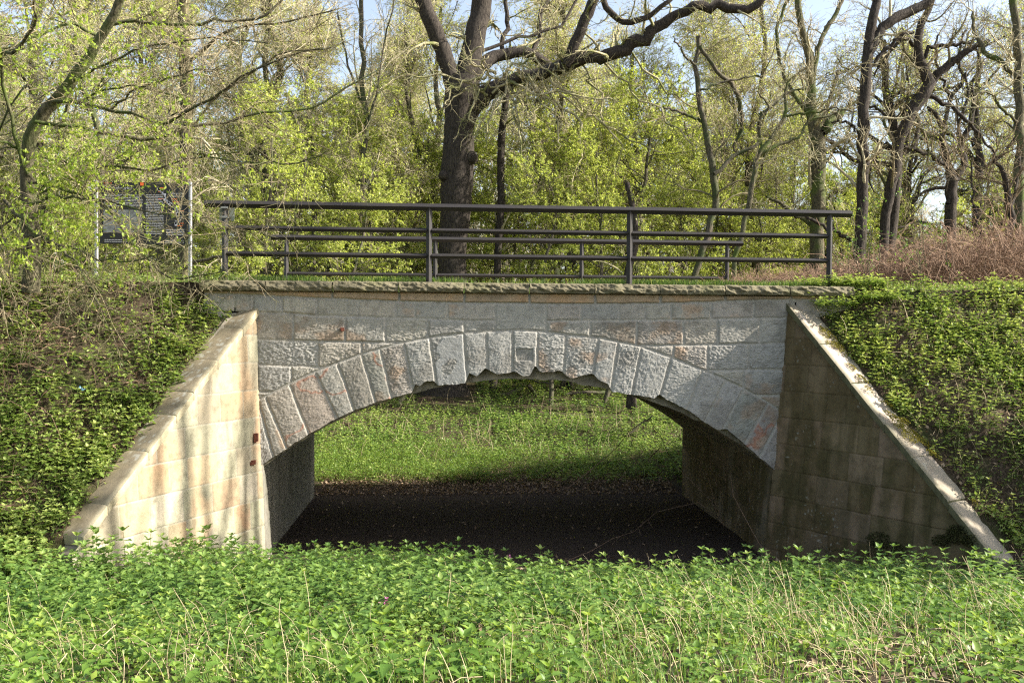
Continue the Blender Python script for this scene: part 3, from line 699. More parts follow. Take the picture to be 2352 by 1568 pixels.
# ---------------------------------------------------------------- information board
def info_board():
    Y = 16.4; a = W(222, 640, Y); b = W(437, 640, Y); zt = W(330, 419, Y)[2]; z0 = float(ground_z(a[0], Y))
    o = empty('information_board', ((a[0] + b[0]) / 2, Y, z0), 'black information board with text and a map on two silver poles', 'sign')
    for x in (a[0], b[0]):
        th = np.linspace(0, 2 * np.pi, 17)[:-1]; V = np.concatenate([np.stack([x + .032 * np.cos(th), Y + .032 * np.sin(th), np.full(16, z)], -1) for z in (z0 - .3, zt + .02)])
        k = np.arange(16); F = np.stack([k, (k + 1) % 16, (k + 1) % 16 + 16, k + 16], -1); A = Acc(); A.add(V, F)
        A.add(np.concatenate([V[16:], [[x, Y, zt + .03]]]), np.stack([k, (k + 1) % 16, np.full(16, 16)], -1))
        obj('pole', A.mesh('pole'), M['pole'], o)
    zb = W(330, 561, Y)[2]; xl = a[0] + .06; xr = b[0] - .035
    A = Acc(); A.box((xl, Y - .015, zb), (xr, Y + .015, zt)); pn = obj('panel', A.mesh('panel', False), mat_plain('black_panel', (.018, .018, .018), .35, 0, .1), o)
    yf = Y - .018
    Wd = xr - xl; Hd = zt - zb
    def at(u, v): return xl + u * Wd, zt - v * Hd
    wm = mat_plain('white_print', (.42, .42, .41), .6, 0, .03); om = mat_plain('orange_print', (.72, .14, .03), .5, 0, .05); gm = mat_plain('grey_photo_print', (.17, .18, .17), .6, 0, .5, 14)
    def rects(name, L, m, y=yf):
        A = Acc()
        for (u0, v0, u1, v1) in L:
            x0_, z1_ = at(u0, v0); x1_, z0_ = at(u1, v1); A.box((x0_, y, z0_), (x1_, y + .0025, z1_))
        ob = obj(name, A.mesh(name, False), m, pn); ob.location = (0, 0, 0)
    r = np.random.default_rng(4); L = []
    def block(u0, u1, v0, v1, dv):
        v = v0
        while v < v1:
            u = u0; end = u1 - (r.uniform(.0, .12) if r.random() < .3 else 0) * (u1 - u0)
            while u < end - .004:
                wl = r.uniform(.012, .045); L.append((u, v, min(u + wl, end), v + .010)); u += wl + .006
            v += dv
    block(.05, .25, .20, .40, .026); block(.26, .48, .20, .40, .026)
    block(.52, .72, .20, .84, .026); block(.75, .96, .76, .86, .026); block(.74, .95, .93, .97, .03); block(.05, .3, .93, .97, .03)
    rects('text_lines', L, wm)
    rects('picture', [(.04, .45, .48, .82)], gm)
    rects('accent', [(.455, 0, .495, .055), (.05, .012, .13, .03), (.68, .08, .74, .092), (.66, .14, .70, .152), (.66, .26, .73, .268), (.81, .26, .87, .27), (.83, .30, .89, .312), (.91, .45, .95, .456), (.90, .65, .95, .66), (.87, .69, .94, .70)], om)
    # light map shape
    pathm = [(.66, .10), (.70, .13), (.73, .20), (.745, .27), (.78, .33), (.82, .37), (.865, .42), (.88, .50), (.905, .55), (.90, .60), (.86, .63), (.87, .68)]
    L2 = []
    for (u, v), (u2, v2) in zip(pathm[:-1], pathm[1:]):
        for q in np.linspace(0, 1, 5)[:-1]:
            uu = u + (u2 - u) * q + r.uniform(-.008, .008); vv = v + (v2 - v) * q + r.uniform(-.01, .01); s_ = r.uniform(.006, .016)
            L2.append((uu - s_, vv - s_ * 1.3, uu + s_, vv + s_ * 1.3))
    rects('map', L2, mat_plain('map_print', (.42, .43, .46), .6, 0, .1), yf - .003)
    def txt(body, u, v, size):
        c = bpy.data.curves.new('t', 'FONT'); c.body = body; c.size = size; c.align_x = 'LEFT'; c.extrude = .001
        ob = bpy.data.objects.new('t', c); sc.collection.objects.link(ob)
        me = bpy.data.meshes.new_from_object(ob.evaluated_get(bpy.context.evaluated_depsgraph_get())); bpy.data.objects.remove(ob)
        x_, z_ = at(u, v); me.transform(Matrix.Translation((x_, yf, z_)) @ Matrix.Rotation(R(90), 4, 'X')); me.name = 'heading'
        q = obj('heading', me, wm, pn); q.location = (0, 0, 0)
    txt('Fleuthebrücke', .035, .125, .085); txt('Gahlenscher', .79, .19, .052); txt('Kohlenweg', .79, .235, .052)
    bl = empty_part
info_board()

# ================================================================ vegetation
def nrm(v): return v / (np.linalg.norm(v, axis=-1, keepdims=True) + 1e-9)
def tubes(acc, P, Rd, sides):
    """P (M,n,3), Rd (M,n): tapered tubes"""
    if len(P) == 0: return
    P = np.asarray(P, float); Rd = np.asarray(Rd, float); Mn, n = P.shape[:2]
    T = np.empty_like(P); T[:, 1:-1] = P[:, 2:] - P[:, :-2]; T[:, 0] = P[:, 1] - P[:, 0]; T[:, -1] = P[:, -1] - P[:, -2]; T = nrm(T)
    mean = nrm(P[:, -1] - P[:, 0]); ref = np.where(np.abs(mean[:, 2:3]) > .75, np.array([[1., .13, 0]]), np.array([[.1, .07, 1.]]))[:, None, :]
    A = nrm(np.cross(T, ref)); B = np.cross(T, A)
    th = np.arange(sides) * 2 * np.pi / sides
    V = P[:, :, None, :] + Rd[:, :, None, None] * (A[:, :, None, :] * np.cos(th)[None, None, :, None] + B[:, :, None, :] * np.sin(th)[None, None, :, None])
    base = (np.arange(Mn) * n * sides)[:, None, None] + (np.arange(n - 1) * sides)[None, :, None]
    j = np.arange(sides)[None, None, :]; j2 = (j + 1) % sides
    F = np.stack([base + j, base + j2, base + sides + j2, base + sides + j], -1).reshape(-1, 4)
    acc.add(V.reshape(-1, 3), F)
def spawn(rg, P, Rd, k, L, ang, n=5, wig=.18, up=.0, tmin=.25, rr=.55, tip=.25, tmax=1.0, lfall=.5, rmin=.002):
    M0, n0 = P.shape[:2]
    i = np.repeat(np.arange(M0), k); N = len(i)
    t = rg.uniform(tmin, tmax, N); s = t * (n0 - 1); a = np.minimum(s.astype(int), n0 - 2); f = (s - a)[:, None]
    pos = P[i, a] * (1 - f) + P[i, a + 1] * f; tan = nrm(P[i, a + 1] - P[i, a])
    r0 = Rd[i, a] * (1 - f[:, 0]) + Rd[i, a + 1] * f[:, 0]
    q = rg.normal(size=(N, 3)); perp = nrm(q - (q * tan).sum(-1, keepdims=True) * tan)
    an = rg.uniform(ang[0], ang[1], N)[:, None]
    d = tan * np.cos(an) + perp * np.sin(an)
    ln = rg.uniform(L[0], L[1], N) * (1 - lfall * t)
    out = np.empty((N, n, 3)); out[:, 0] = pos
    for j in range(1, n):
        d = d + rg.normal(size=(N, 3)) * wig; d[:, 2] += up; d = nrm(d)
        out[:, j] = out[:, j - 1] + d * (ln / (n - 1))[:, None]
    r = np.maximum(r0 * rr, rmin)[:, None] * np.linspace(1, tip, n)[None, :]
    return out, np.maximum(r, rmin * .6)
def smooth_line(pts, n, wob=0, rg=rng):
    pts = np.array(pts, float); k = len(pts)
    c = np.concatenate([[0], np.cumsum(np.linalg.norm(np.diff(pts, axis=0), axis=1))]); u = np.linspace(0, c[-1], n)
    i = np.clip(np.searchsorted(c, u, side='right') - 1, 0, k - 2); f = ((u - c[i]) / (c[i + 1] - c[i]))[:, None]
    p0 = pts[np.maximum(i - 1, 0)]; p1 = pts[i]; p2 = pts[i + 1]; p3 = pts[np.minimum(i + 2, k - 1)]
    o = .5 * ((2 * p1) + (-p0 + p2) * f + (2 * p0 - 5 * p1 + 4 * p2 - p3) * f ** 2 + (-p0 + 3 * p1 - 3 * p2 + p3) * f ** 3)
    if wob: w_ = rg.normal(size=o.shape) * wob; w_[0] = 0; w_[-1] = 0; o = o + w_
    return o
def leaf_cards(acc, pos, size, rg, droop=.0, rbase=0.0, rvar=1.0, asp=.55, up=.55, fold=.25):
    """one small folded leaf (4 triangles) per position"""
    N = len(pos)
    if N == 0: return
    d = rg.normal(size=(N, 3)); d[:, 2] -= droop; d = nrm(d)
    nn = rg.normal(size=(N, 3)) * (1 - up); nn[:, 2] += up; nn = nrm(nn - (nn * d).sum(-1, keepdims=True) * d)
    s = np.cross(d, nn); L = (rg.uniform(.65, 1.25, N) * size)[:, None]
    mid = pos + d * L * .45 - nn * L * fold * .3; tipp = pos + d * L
    V = np.stack([pos, mid + s * L * asp * .5 + nn * L * fold * .3, tipp, mid - s * L * asp * .5 + nn * L * fold * .3, mid], 1)
    b = (np.arange(N) * 5)[:, None]
    F = np.stack([b + [0, 1, 4], b + [1, 2, 4], b + [2, 3, 4], b + [3, 0, 4]], 1).reshape(-1, 3)
    rn = np.clip(rbase + rg.random(N) * rvar, 0, 1)
    acc.add(V.reshape(-1, 3), F, rnd=np.repeat(rn, 5))
def proto_nettle(rg, h=.42, pairs=5, L=.075, wide=.62):
    V = []; F = []; Rn = []
    lean = rg.normal(0, .05, 2)
    def stem(z): return np.array([lean[0] * z / h * h, lean[1] * z, z])
    p0 = stem(0); p1 = stem(h); w_ = .0028
    for a_ in (0, 2.1, 4.2): V += [p0 + np.array([math.cos(a_), math.sin(a_), 0]) * w_, p1 + np.array([math.cos(a_), math.sin(a_), 0]) * w_ * .5]
    for k in range(3): j = (k + 1) % 3; F.append((2 * k, 2 * j, 2 * j + 1)); F.append((2 * k, 2 * j + 1, 2 * k + 1))
    Rn += [.2] * 6
    for i in range(pairs):
        f = (i + 1) / pairs; z = h * (.30 + .70 * f); az0 = (i % 2) * math.pi / 2 + rg.normal(0, .2)
        l0 = L * (1.15 - .62 * f ** 2)
        for sgn in (0, math.pi) if i < pairs - 1 else (0, math.pi / 2, math.pi, 4.7):
            az = az0 + sgn + rg.normal(0, .18); el = rg.uniform(-.35, .25) + (.75 * f if i == pairs - 1 else .2 * f)
            l = l0 * rg.uniform(.8, 1.15)
            d = np.array([math.cos(az) * math.cos(el), math.sin(az) * math.cos(el), math.sin(el)]); sd = np.array([-math.sin(az), math.cos(az), 0.]); n_ = np.cross(d, sd)
            if n_[2] < 0: n_ = -n_
            b = stem(z) + d * l * .18
            c1 = b + d * l * .28; c2 = b + d * l * .62; tp = b + d * l - n_ * l * .16
            ww = l * wide * .5; u1 = n_ * l * .10
            o = len(V); V += [b, c1 - n_ * l * .02, c2 - n_ * l * .05, tp, c1 + sd * ww + u1, c2 + sd * ww * .72 + u1 * .6, c1 - sd * ww + u1, c2 - sd * ww * .72 + u1 * .6]
            F += [(o, o + 1, o + 4), (o + 1, o + 5, o + 4), (o + 1, o + 2, o + 5), (o + 2, o + 3, o + 5), (o, o + 6, o + 1), (o + 1, o + 6, o + 7), (o + 1, o + 7, o + 2), (o + 2, o + 7, o + 3)]
            Rn += [np.clip(.25 + .45 * f + rg.normal(0, .12), 0, 1)] * 8
    return np.array(V), np.array(F), np.array(Rn)
def proto_herb(rg, n=9, L=.04, h=.10, asp=.6):
    pos = np.stack([rg.normal(0, .035, n), rg.normal(0, .035, n), rg.uniform(.2, 1, n) * h], -1)
    A = Acc(); leaf_cards(A, pos, L, rg, 0, .1, .8, asp, .7); V = np.concatenate(A.V); return V, np.concatenate(A.F3), np.concatenate(A.A['rnd'])
def scatter(acc, protos, pos, scale, rg, tilt=.15, rshift=None, normal_to=None):
    which = rg.integers(0, len(protos), len(pos)); az = rg.uniform(0, 2 * np.pi, len(pos))
    tx, ty = rg.normal(0, tilt, (2, len(pos)))
    for k, (V, F, Rn) in enumerate(protos):
        m = which == k; N = m.sum()
        if N == 0: continue
        c, s_ = np.cos(az[m]), np.sin(az[m]); sc_ = scale[m]
        X = V[None, :, 0] * c[:, None] - V[None, :, 1] * s_[:, None]; Y = V[None, :, 0] * s_[:, None] + V[None, :, 1] * c[:, None]; Z = np.broadcast_to(V[None, :, 2], X.shape)
        X = X + Z * tx[m][:, None]; Y = Y + Z * ty[m][:, None]
        O = np.stack([X, Y, Z], -1) * sc_[:, None, None] + pos[m][:, None, :]
        FF = (F[None] + (np.arange(N) * len(V))[:, None, None]).reshape(-1, 3)
        rn = Rn[None, :] + (rshift[m][:, None] if rshift is not None else 0) + rg.normal(0, .12, N)[:, None]
        acc.add(O.reshape(-1, 3), FF, rnd=np.clip(rn, 0, 1).ravel())
def visible(p, mx=200, my=160):
    px, py = proj(p[:, 0], p[:, 1], p[:, 2]); return (p[:, 1] > 1) & (px > -mx) & (px < 2352 + mx) & (py > -my) & (py < 1568 + my)
def sample(rg, n, x0, x1, y0, y1, dens=None):
    x = rg.uniform(x0, x1, n); y = rg.uniform(y0, y1, n)
    if dens is not None: m = rg.random(n) < dens(x, y); x = x[m]; y = y[m]
    z = ground_z(x, y); p = np.stack([x, y, z], -1); return p[visible(p)]
def wing_x(side, y):
    d = YF - y
    return LC[0] + LK * (y - YF) + .034 * d if side < 0 else RC[0] + RK * (y - YF) - .086 * d
def stuff(name, me, mat, label=None):
    return tag(obj(name, me, mat), label, None, None, 'stuff')
GR = np.random.default_rng(101)
nettles = [proto_nettle(GR, GR.uniform(.34, .48), GR.choice([4, 5]), GR.uniform(.085, .115)) for _ in range(12)]
low_nettles = [proto_nettle(GR, GR.uniform(.14, .24), 3, GR.uniform(.065, .09)) for _ in range(9)]
herbs = [proto_herb(GR, 10, GR.uniform(.03, .045), GR.uniform(.08, .14)) for _ in range(8)]
fine = [proto_herb(GR, 14, .026, .18, .45) for _ in range(6)]

def outside_d(x, y):
    """distance outside the wings (positive on the banks)"""
    return np.where(x < 1, wing_x(-1, y) - x, x - wing_x(1, y))
def is_bank(x, y):
    return (ground_z(x, y) - floor_z(x, y)) > .12
def foreground():
    rg = GR
    # the nettle bed between the camera and the bridge
    def d_floor(x, y):
        edge = 12.05 - 1.0 * sstep(-.6, 1.4, x) + .35 * sstep(2.5, 4, x) + .9 * (fbm(x * 1.6, y * .2, 210, 3) - .5)
        edge = np.where(x < -2.5, 12.4, np.where(x > 4.4, 12.2, edge))
        thick = .38 + .62 * sstep(.38, .58, fbm(x * .5, y * .5, 211, 3))
        left = sstep(2.5, -2.5, x - (y - 8) * .6)
        return (y < edge) * np.clip(thick * (.24 + .76 * np.maximum(left * sstep(3.5, 7, y), sstep(9.0, 10.8, y))), 0, 1) * ~is_bank(x, y)
    p = sample(rg, 16500, -8, 10, 2.6, 12.7, d_floor)
    hh = (.62 + .55 * fbm(p[:, 0] * .8, p[:, 1] * .8, 213, 3)) * rg.uniform(.75, 1.3, len(p))
    near = sstep(7.5, 4.0, p[:, 1]); hh = hh * (1 - .50 * near) * .88 * (1 + .30 * sstep(-1.5, -3.0, p[:, 0]) * sstep(8.2, 9.2, p[:, 1])) * (1 - .55 * sstep(-.2, 1.5, p[:, 0]) * sstep(8.8, 10.2, p[:, 1]))
    rs = (fbm(p[:, 0] * .7, p[:, 1] * .7, 214, 3) - .5) * .7 + .12 * near
    A = Acc(); scatter(A, nettles, p, hh, rg, .16, rs)
    stuff('nettle_bed', A.mesh('nettle_bed'), M['nettle'])
    p = sample(rg, 21000, -8, 10, 2.4, 11.0, lambda x, y: ~is_bank(x, y) * (.35 + .6 * sstep(.4, .6, fbm(x * .9, y * .9, 215, 3))))
    A = Acc(); scatter(A, herbs + low_nettles[:3], p, rg.uniform(.7, 1.3, len(p)), rg, .2, (fbm(p[:, 0], p[:, 1], 216, 3) - .4) * .6)
    stuff('low_herbs', A.mesh('low_herbs'), M['herb'])
    # dry stalks
    def d_stalk(x, y): return ~is_bank(x, y) * sstep(10.4, 9.0, y) * np.clip(.06 + .8 * sstep(-1.0, 3.5, x) * sstep(10.5, 7.0, y) + .8 * sstep(6.5, 4.0, y), 0, 1) * sstep(.38, .56, fbm(x * 1.2, y * 1.2, 217, 3) + .04)
    p = sample(rg, 9500, -6, 8, 2.6, 11.8, d_stalk)
    N = len(p); n = 7; ln = rg.uniform(.14, .5, N) ** 1.15 * (1.15 - .35 * sstep(6, 4, p[:, 1])); d = np.stack([rg.normal(-.16, .22, N) - .22 * sstep(1, 5, p[:, 0]), rg.normal(0, .2, N), np.ones(N)], -1); d = nrm(d)
    curl = np.stack([rg.normal(-.05, .14, N), rg.normal(0, .12, N), rg.uniform(-.22, -.02, N)], -1); P = np.empty((N, n, 3)); P[:, 0] = p
    for j in range(1, n):
        d = nrm(d + curl * (j / n) * 1.6 + rg.normal(0, .05, (N, 3))); P[:, j] = P[:, j - 1] + d * (ln / (n - 1))[:, None]
    A = Acc(); tubes(A, P, np.linspace(.0021, .0011, n)[None, :] * rg.uniform(.7, 1.25, N)[:, None], 3)
    # straw lying about
    p = sample(rg, 4200, -6, 8, 2.8, 11, lambda x, y: ~is_bank(x, y) * sstep(.4, .6, fbm(x * 1.2, y * 1.2, 217, 3)))
    N = len(p); a = rg.uniform(0, 6.28, N); ln = rg.uniform(.1, .35, N)[:, None]; dv = np.stack([np.cos(a), np.sin(a), rg.uniform(0, .35, N)], -1)
    P = np.stack([p + [0, 0, .05], p + [0, 0, .07] + dv * ln * .5, p + [0, 0, .04] + dv * ln], 1); tubes(A, P, np.full((N, 3), .0026), 3)
    stuff('dry_stalks', A.mesh('dry_stalks'), M['straw'])
    # dead leaves on the ground and the banks
    p = sample(rg, 26000, -9, 11, 2.4, 13, lambda x, y: np.where(is_bank(x, y), np.where(x < 1, 1.0, .9), .35) * (outside_d(x, y) > np.where(x < 1, .38 - .07 * (YF - y), .45 - .04 * (YF - y))) + (.35 * ~is_bank(x, y)))
    p2 = sample(rg, 7000, -2.6, 4.6, 17.9, 20.0, lambda x, y: sstep(20.4, 18.6, y) * .9)
    p3 = sample(rg, 900, -2.5, 4.5, 11.8, 18, lambda x, y: .3 + .7 * sstep(15.5, 18, y))
    p = np.concatenate([p, p2, p3]); p[:, 2] += rg.uniform(.005, .04, len(p))
    A = Acc(); leaf_cards(A, p, .065, rg, 0, 0, 1, .6, .75, .5); stuff('leaf_litter', A.mesh('leaf_litter'), M['litter'])
    # grass tufts low in the picture and grass on the deck edge
    def blades(p, hmin, hmax, wid):
        N = len(p); h_ = rg.uniform(hmin, hmax, N); a = rg.uniform(0, 6.28, N); b = rg.uniform(.1, .7, N) * h_
        s_ = np.stack([-np.sin(a), np.cos(a), 0 * a], -1) * wid; dd = np.stack([np.cos(a), np.sin(a), 0 * a], -1)
        z = np.array([0, 0, 1.]); m_ = p + dd * (b * .3)[:, None] + z * (h_ * .6)[:, None]; t_ = p + dd * b[:, None] + z * h_[:, None]
        V = np.stack([p - s_, p + s_, m_ + s_ * .7, m_ - s_ * .7, t_], 1); k = (np.arange(N) * 5)[:, None]
        F = np.stack([k + [0, 1, 2], k + [0, 2, 3], k + [3, 2, 4]], 1).reshape(-1, 3); return V.reshape(-1, 3), F, np.repeat(rg.random(N), 5)
    p = sample(rg, 75000, -8, 9, 2.4, 10.5, lambda x, y: np.clip(.12 + sstep(.45, .62, fbm(x * 1.3, y * 1.3, 219, 3)), 0, 1) * ~is_bank(x, y))
    q = sample(rg, 26000, -9, 9, YF + .36, YB + .2, lambda x, y: .35 + .65 * sstep(YF + 1.4, YF + .36, y)); q[:, 2] = np.maximum(q[:, 2], .57) + np.where((q[:, 0] > -2.7) & (q[:, 0] < 4.7), 0.02, 0)
    q2 = np.stack([rg.uniform(-3.2, 5.7, 16000), YF + .12 + np.abs(rg.normal(0, .2, 16000)), np.full(16000, .615)], -1); 
    q2 = q2[rg.random(len(q2)) < sstep(.35, .6, fbm(q2[:, 0] * 2.5, q2[:, 1] * 2, 220, 3))]
    A = Acc()
    for pp, a_, b_ in ((p, .08, .2), (q, .06, .16), (q2, .04, .13)):
        V, F, rn = blades(pp, a_, b_, .003); A.add(V, F, rnd=rn)
    stuff('grass', A.mesh('grass', False), M['grass'])
foreground()

def banks():
    rg = np.random.default_rng(102)
    def ok(x, y, lo): return is_bank(x, y) * (outside_d(x, y) > lo)
    # left bank: ivy and nettles low down and along the coping, bare brown patches above
    def dl(x, y):
        o = outside_d(x, y); g = sstep(.40, .56, fbm(x * .9 + 3, y * .9, 231, 4))
        low = sstep(11.6, 10.4, y); edge = sstep(1.3, .6, o)
        return (x < 1) * ok(x, y, .36 - .07 * (YF - y)) * np.clip(.20 + .65 * g * .8 + .7 * low + .55 * edge * (fbm(x * 3, y * 3, 233, 2) > .35), 0, 1) * np.where((x < -5) & (y > 10.8), .6, 1)
    p = sample(rg, 8500, -9, -2.4, 8.4, 12.85, dl)
    A = Acc(); scatter(A, low_nettles, p, rg.uniform(.7, 1.25, len(p)), rg, .3, (fbm(p[:, 0] * 1.2, p[:, 1] * 1.2, 235, 3) - .35) * .6)
    p = sample(rg, 6500, -9, -2.4, 8.4, 12.9, lambda x, y: dl(x, y) * .8)
    scatter(A, herbs, p, rg.uniform(.7, 1.3, len(p)), rg, .3, (fbm(p[:, 0], p[:, 1], 236, 3) - .3) * .6)
    stuff('bank_plants', A.mesh('bank_plants'), M['bank'])
    # right bank: low nettles everywhere
    def dr(x, y):
        g = sstep(.42, .58, fbm(x * 1.6 + 3, y * 1.6, 241, 4)); return (x > 1) * ok(x, y, .42 - .03 * (YF - y)) * (.36 + .64 * g)
    p = sample(rg, 10000, 4.6, 10.5, 8.2, 12.9, dr)
    A = Acc(); scatter(A, low_nettles, p, rg.uniform(.45, 1.1, len(p)), rg, .25, (fbm(p[:, 0] * 1.1, p[:, 1] * 1.1, 245, 3) - .2) * .7)
    p = sample(rg, 5000, 4.9, 10.5, 8.2, 13.1, dr)
    scatter(A, herbs, p, rg.uniform(.7, 1.3, len(p)), rg, .3, (fbm(p[:, 0], p[:, 1], 246, 3) - .35) * .7)
    # creeping over the right end of the coping, and on the crest to both sides
    q = np.stack([rg.uniform(5.15, 6.4, 420), rg.uniform(12.55, 13.3, 420), np.zeros(420)], -1); q[:, 2] = np.maximum(ground_z(q[:, 0], q[:, 1]), np.where(q[:, 0] < 5.8, .30, .4)); scatter(A, low_nettles, q, rg.uniform(.5, .95, 420), rg, .4, np.full(420, .15))
    c = sample(rg, 5500, 4.9, 12, 12.7, 17.6, lambda x, y: .55 + 0 * x); scatter(A, low_nettles[:2] + herbs, c, rg.uniform(.4, .9, len(c)), rg, .25, np.full(len(c), .25))
    c = sample(rg, 6500, -12, -2.9, 12.6, 17.6, lambda x, y: .5 + 0 * x); scatter(A, herbs + low_nettles[:2], c, rg.uniform(.6, 1.1, len(c)), rg, .25, np.full(len(c), .25))
    stuff('bank_nettles', A.mesh('bank_nettles'), M['bank'])
    # dry stalks on the right bank
    p = sample(rg, 1800, 5.2, 10.5, 8.2, 12.8, lambda x, y: ok(x, y, .45) * .6)
    P, r_ = spawn(rg, np.stack([p, p + [0, 0, .05]], 1), np.full((len(p), 2), .003), 1, (.15, .45), (.2, 1.2), 5, .25, -.1, 0, .9, .6)
    A = Acc(); tubes(A, P, r_, 3)
    stuff('bank_stalks', A.mesh('bank_stalks'), M['straw'])
    # thin bare shoots and bramble canes on the left bank
    p = sample(rg, 700, -9, -3.6, 9.6, 12.9, lambda x, y: ok(x, y, .6) * sstep(-3.8, -6.0, x))
    P, r_ = spawn(rg, np.stack([p, p + [0, 0, .05]], 1), np.full((len(p), 2), .005), 2, (.3, 1.1), (.3, 1.4), 8, .22, -.10, 0, .9, .4)
    A = Acc(); tubes(A, P, r_, 3); P2, r2_ = spawn(rg, P, r_, 2, (.1, .4), (.4, 1.2), 4, .2, -.02, .2, .7, .5, rmin=.0015); tubes(A, P2, r2_, 3)
    o = stuff('bramble_shoots', A.mesh('bramble_shoots'), M['bramble'])
    # moss cushions on the right coping, dark moss at the wall foot
    def cush(name, spots, mat, label, n=900, r0=.012):
        A = Acc()
        for (cx, cy, cz, rx, ry) in spots:
            m_ = int(n * max(rx * ry * 40, .12)); a = rg.uniform(0, 6.28, m_); rr = np.sqrt(rg.random(m_)) * (1 + .3 * np.sin(a * 3 + cx * 9))
            pos = np.stack([cx + rx * rr * np.cos(a), cy + ry * rr * np.sin(a), np.zeros(m_)], -1); pos[:, 2] = cz(pos) if callable(cz) else cz
            pos[:, 2] += .02 * (1 - rr) + rg.uniform(0, .012, m_); leaf_cards(A, pos, r0, rg, 0, 0, 1, .8, .3)
        return A
    fallr = RM
    def ctop(p): return RC[2] - fallr * (YF - p[:, 1]) * 1.0 - .0
    def cop(s, o):   # point on the right coping: s metres in -y, o metres outwards
        y = YF - s; return wing_x(1, y) + o + .0, y
    A = Acc()
    for s_, o_, rx, ry in ((.30, .30, .13, .12), (.50, .27, .14, .10), (.80, .20, .07, .05), (.95, .20, .08, .06), (1.1, .15, .06, .05), (1.22, .3, .08, .04), (1.47, .16, .13, .11), (1.62, .24, .2, .12), (1.78, .34, .09, .05), (1.40, .36, .06, .04), (2.3, .33, .04, .03)):
        x, y = cop(s_, o_); m_ = int(60000 * rx * ry); a = rg.uniform(0, 6.28, m_); rr = np.sqrt(rg.random(m_)) * (1 + .35 * np.sin(a * 3 + s_ * 9))
        d2 = np.array([-RK, -1.0]); L2 = np.hypot(*d2); 
        X = x + rx * rr * np.cos(a); Y = y + ry * rr * np.sin(a)
        ss = ((X - RC[0]) * d2[0] / L2 + (Y - RC[1]) * d2[1] / L2); Z = RC[2] - fallr / L2 * ss + .008 + .02 * (1 - rr ** 2)
        keep = (X - wing_x(1, Y)) > .0
        leaf_cards(A, np.stack([X, Y, Z], -1)[keep], .014, rg, 0, 0, 1, .8, .3)
    stuff('coping_moss', A.mesh('coping_moss'), M['moss'])
    A = Acc()
    for (px, py, rx, rz) in ((2018, 1235, 28, 16), (2050, 1262, 34, 20), (2010, 1262, 18, 22), (1900, 1268, 55, 14), (1960, 1282, 45, 12), (2200, 1225, 26, 22), (2165, 1240, 24, 14), (2230, 1240, 20, 14)):
        m_ = int(rx * rz * 1.3); a = rg.uniform(0, 6.28, m_); rr = np.sqrt(rg.random(m_)); PX = px + rx * rr * np.cos(a); PY = py + rz * rr * np.sin(a)
        d = _f[None] + _r[None] * ((PX - 1176) / F_PX)[:, None] - _u[None] * ((PY - 784) / F_PX)[:, None]
        t = (RC[0] - .25 - RK * RC[1]) / (d[:, 0] - RK * d[:, 1]); P_ = d * t[:, None]
        leaf_cards(A, P_ - np.array([.03, .02, 0]) * rg.random((m_, 1)), .022, rg, .4, 0, 1, .7, .2)
    stuff('wall_moss', A.mesh('wall_moss'), M['moss_dark'])
    # a scrap of blue-white litter and pink flowers
    A = Acc(); c = W(187, 875, 11.35); c[2] = float(ground_z(c[0], c[1])) + .06
    V = []; 
    for i in range(7):
        for j in range(6): V.append((c[0] - .045 + .015 * i + rg.normal(0, .004), c[1] - .03 + .012 * j + rg.normal(0, .004), c[2] + rg.normal(0, .014) + .02 * math.sin(i)))
    F = [(i * 6 + j, (i + 1) * 6 + j, (i + 1) * 6 + j + 1, i * 6 + j + 1) for i in range(6) for j in range(5)]
    A.add(V, F); tag(obj('plastic_wrapper', A.mesh('plastic_wrapper'), mat_plain('blue_white_plastic', (.30, .55, .72), .3, 0, .6, 30)), 'crumpled blue and white plastic wrapper lying on the left bank', 'litter')
    for (px, py, Y, lab, n_) in ((884, 1385, 6.6, 'pink dead-nettle flower in the foreground nettles, the larger of the two', 16), (1170, 1277, 8.6, 'small pink flower farther back in the nettle bed', 7)):
        c = W(px, py, Y); A = Acc(); leaf_cards(A, c + rg.normal(0, .014, (n_, 3)) * [1, 1, 1.6], .024, rg, 0, 0, 1, .7)
        g = float(ground_z(c[0], c[1])); o = empty('pink_flower', (c[0], c[1], g), lab, 'flower', 'pink flowers in the nettles')
        obj('petals', A.mesh('petals'), M['pink'], o)
        B = Acc(); tubes(B, np.array([[(c[0], c[1], g), (c[0] + .01, c[1], (g + c[2]) / 2), tuple(c)]]), np.full((1, 3), .002), 3); obj('stem', B.mesh('stem'), M['twig'], o)
banks()

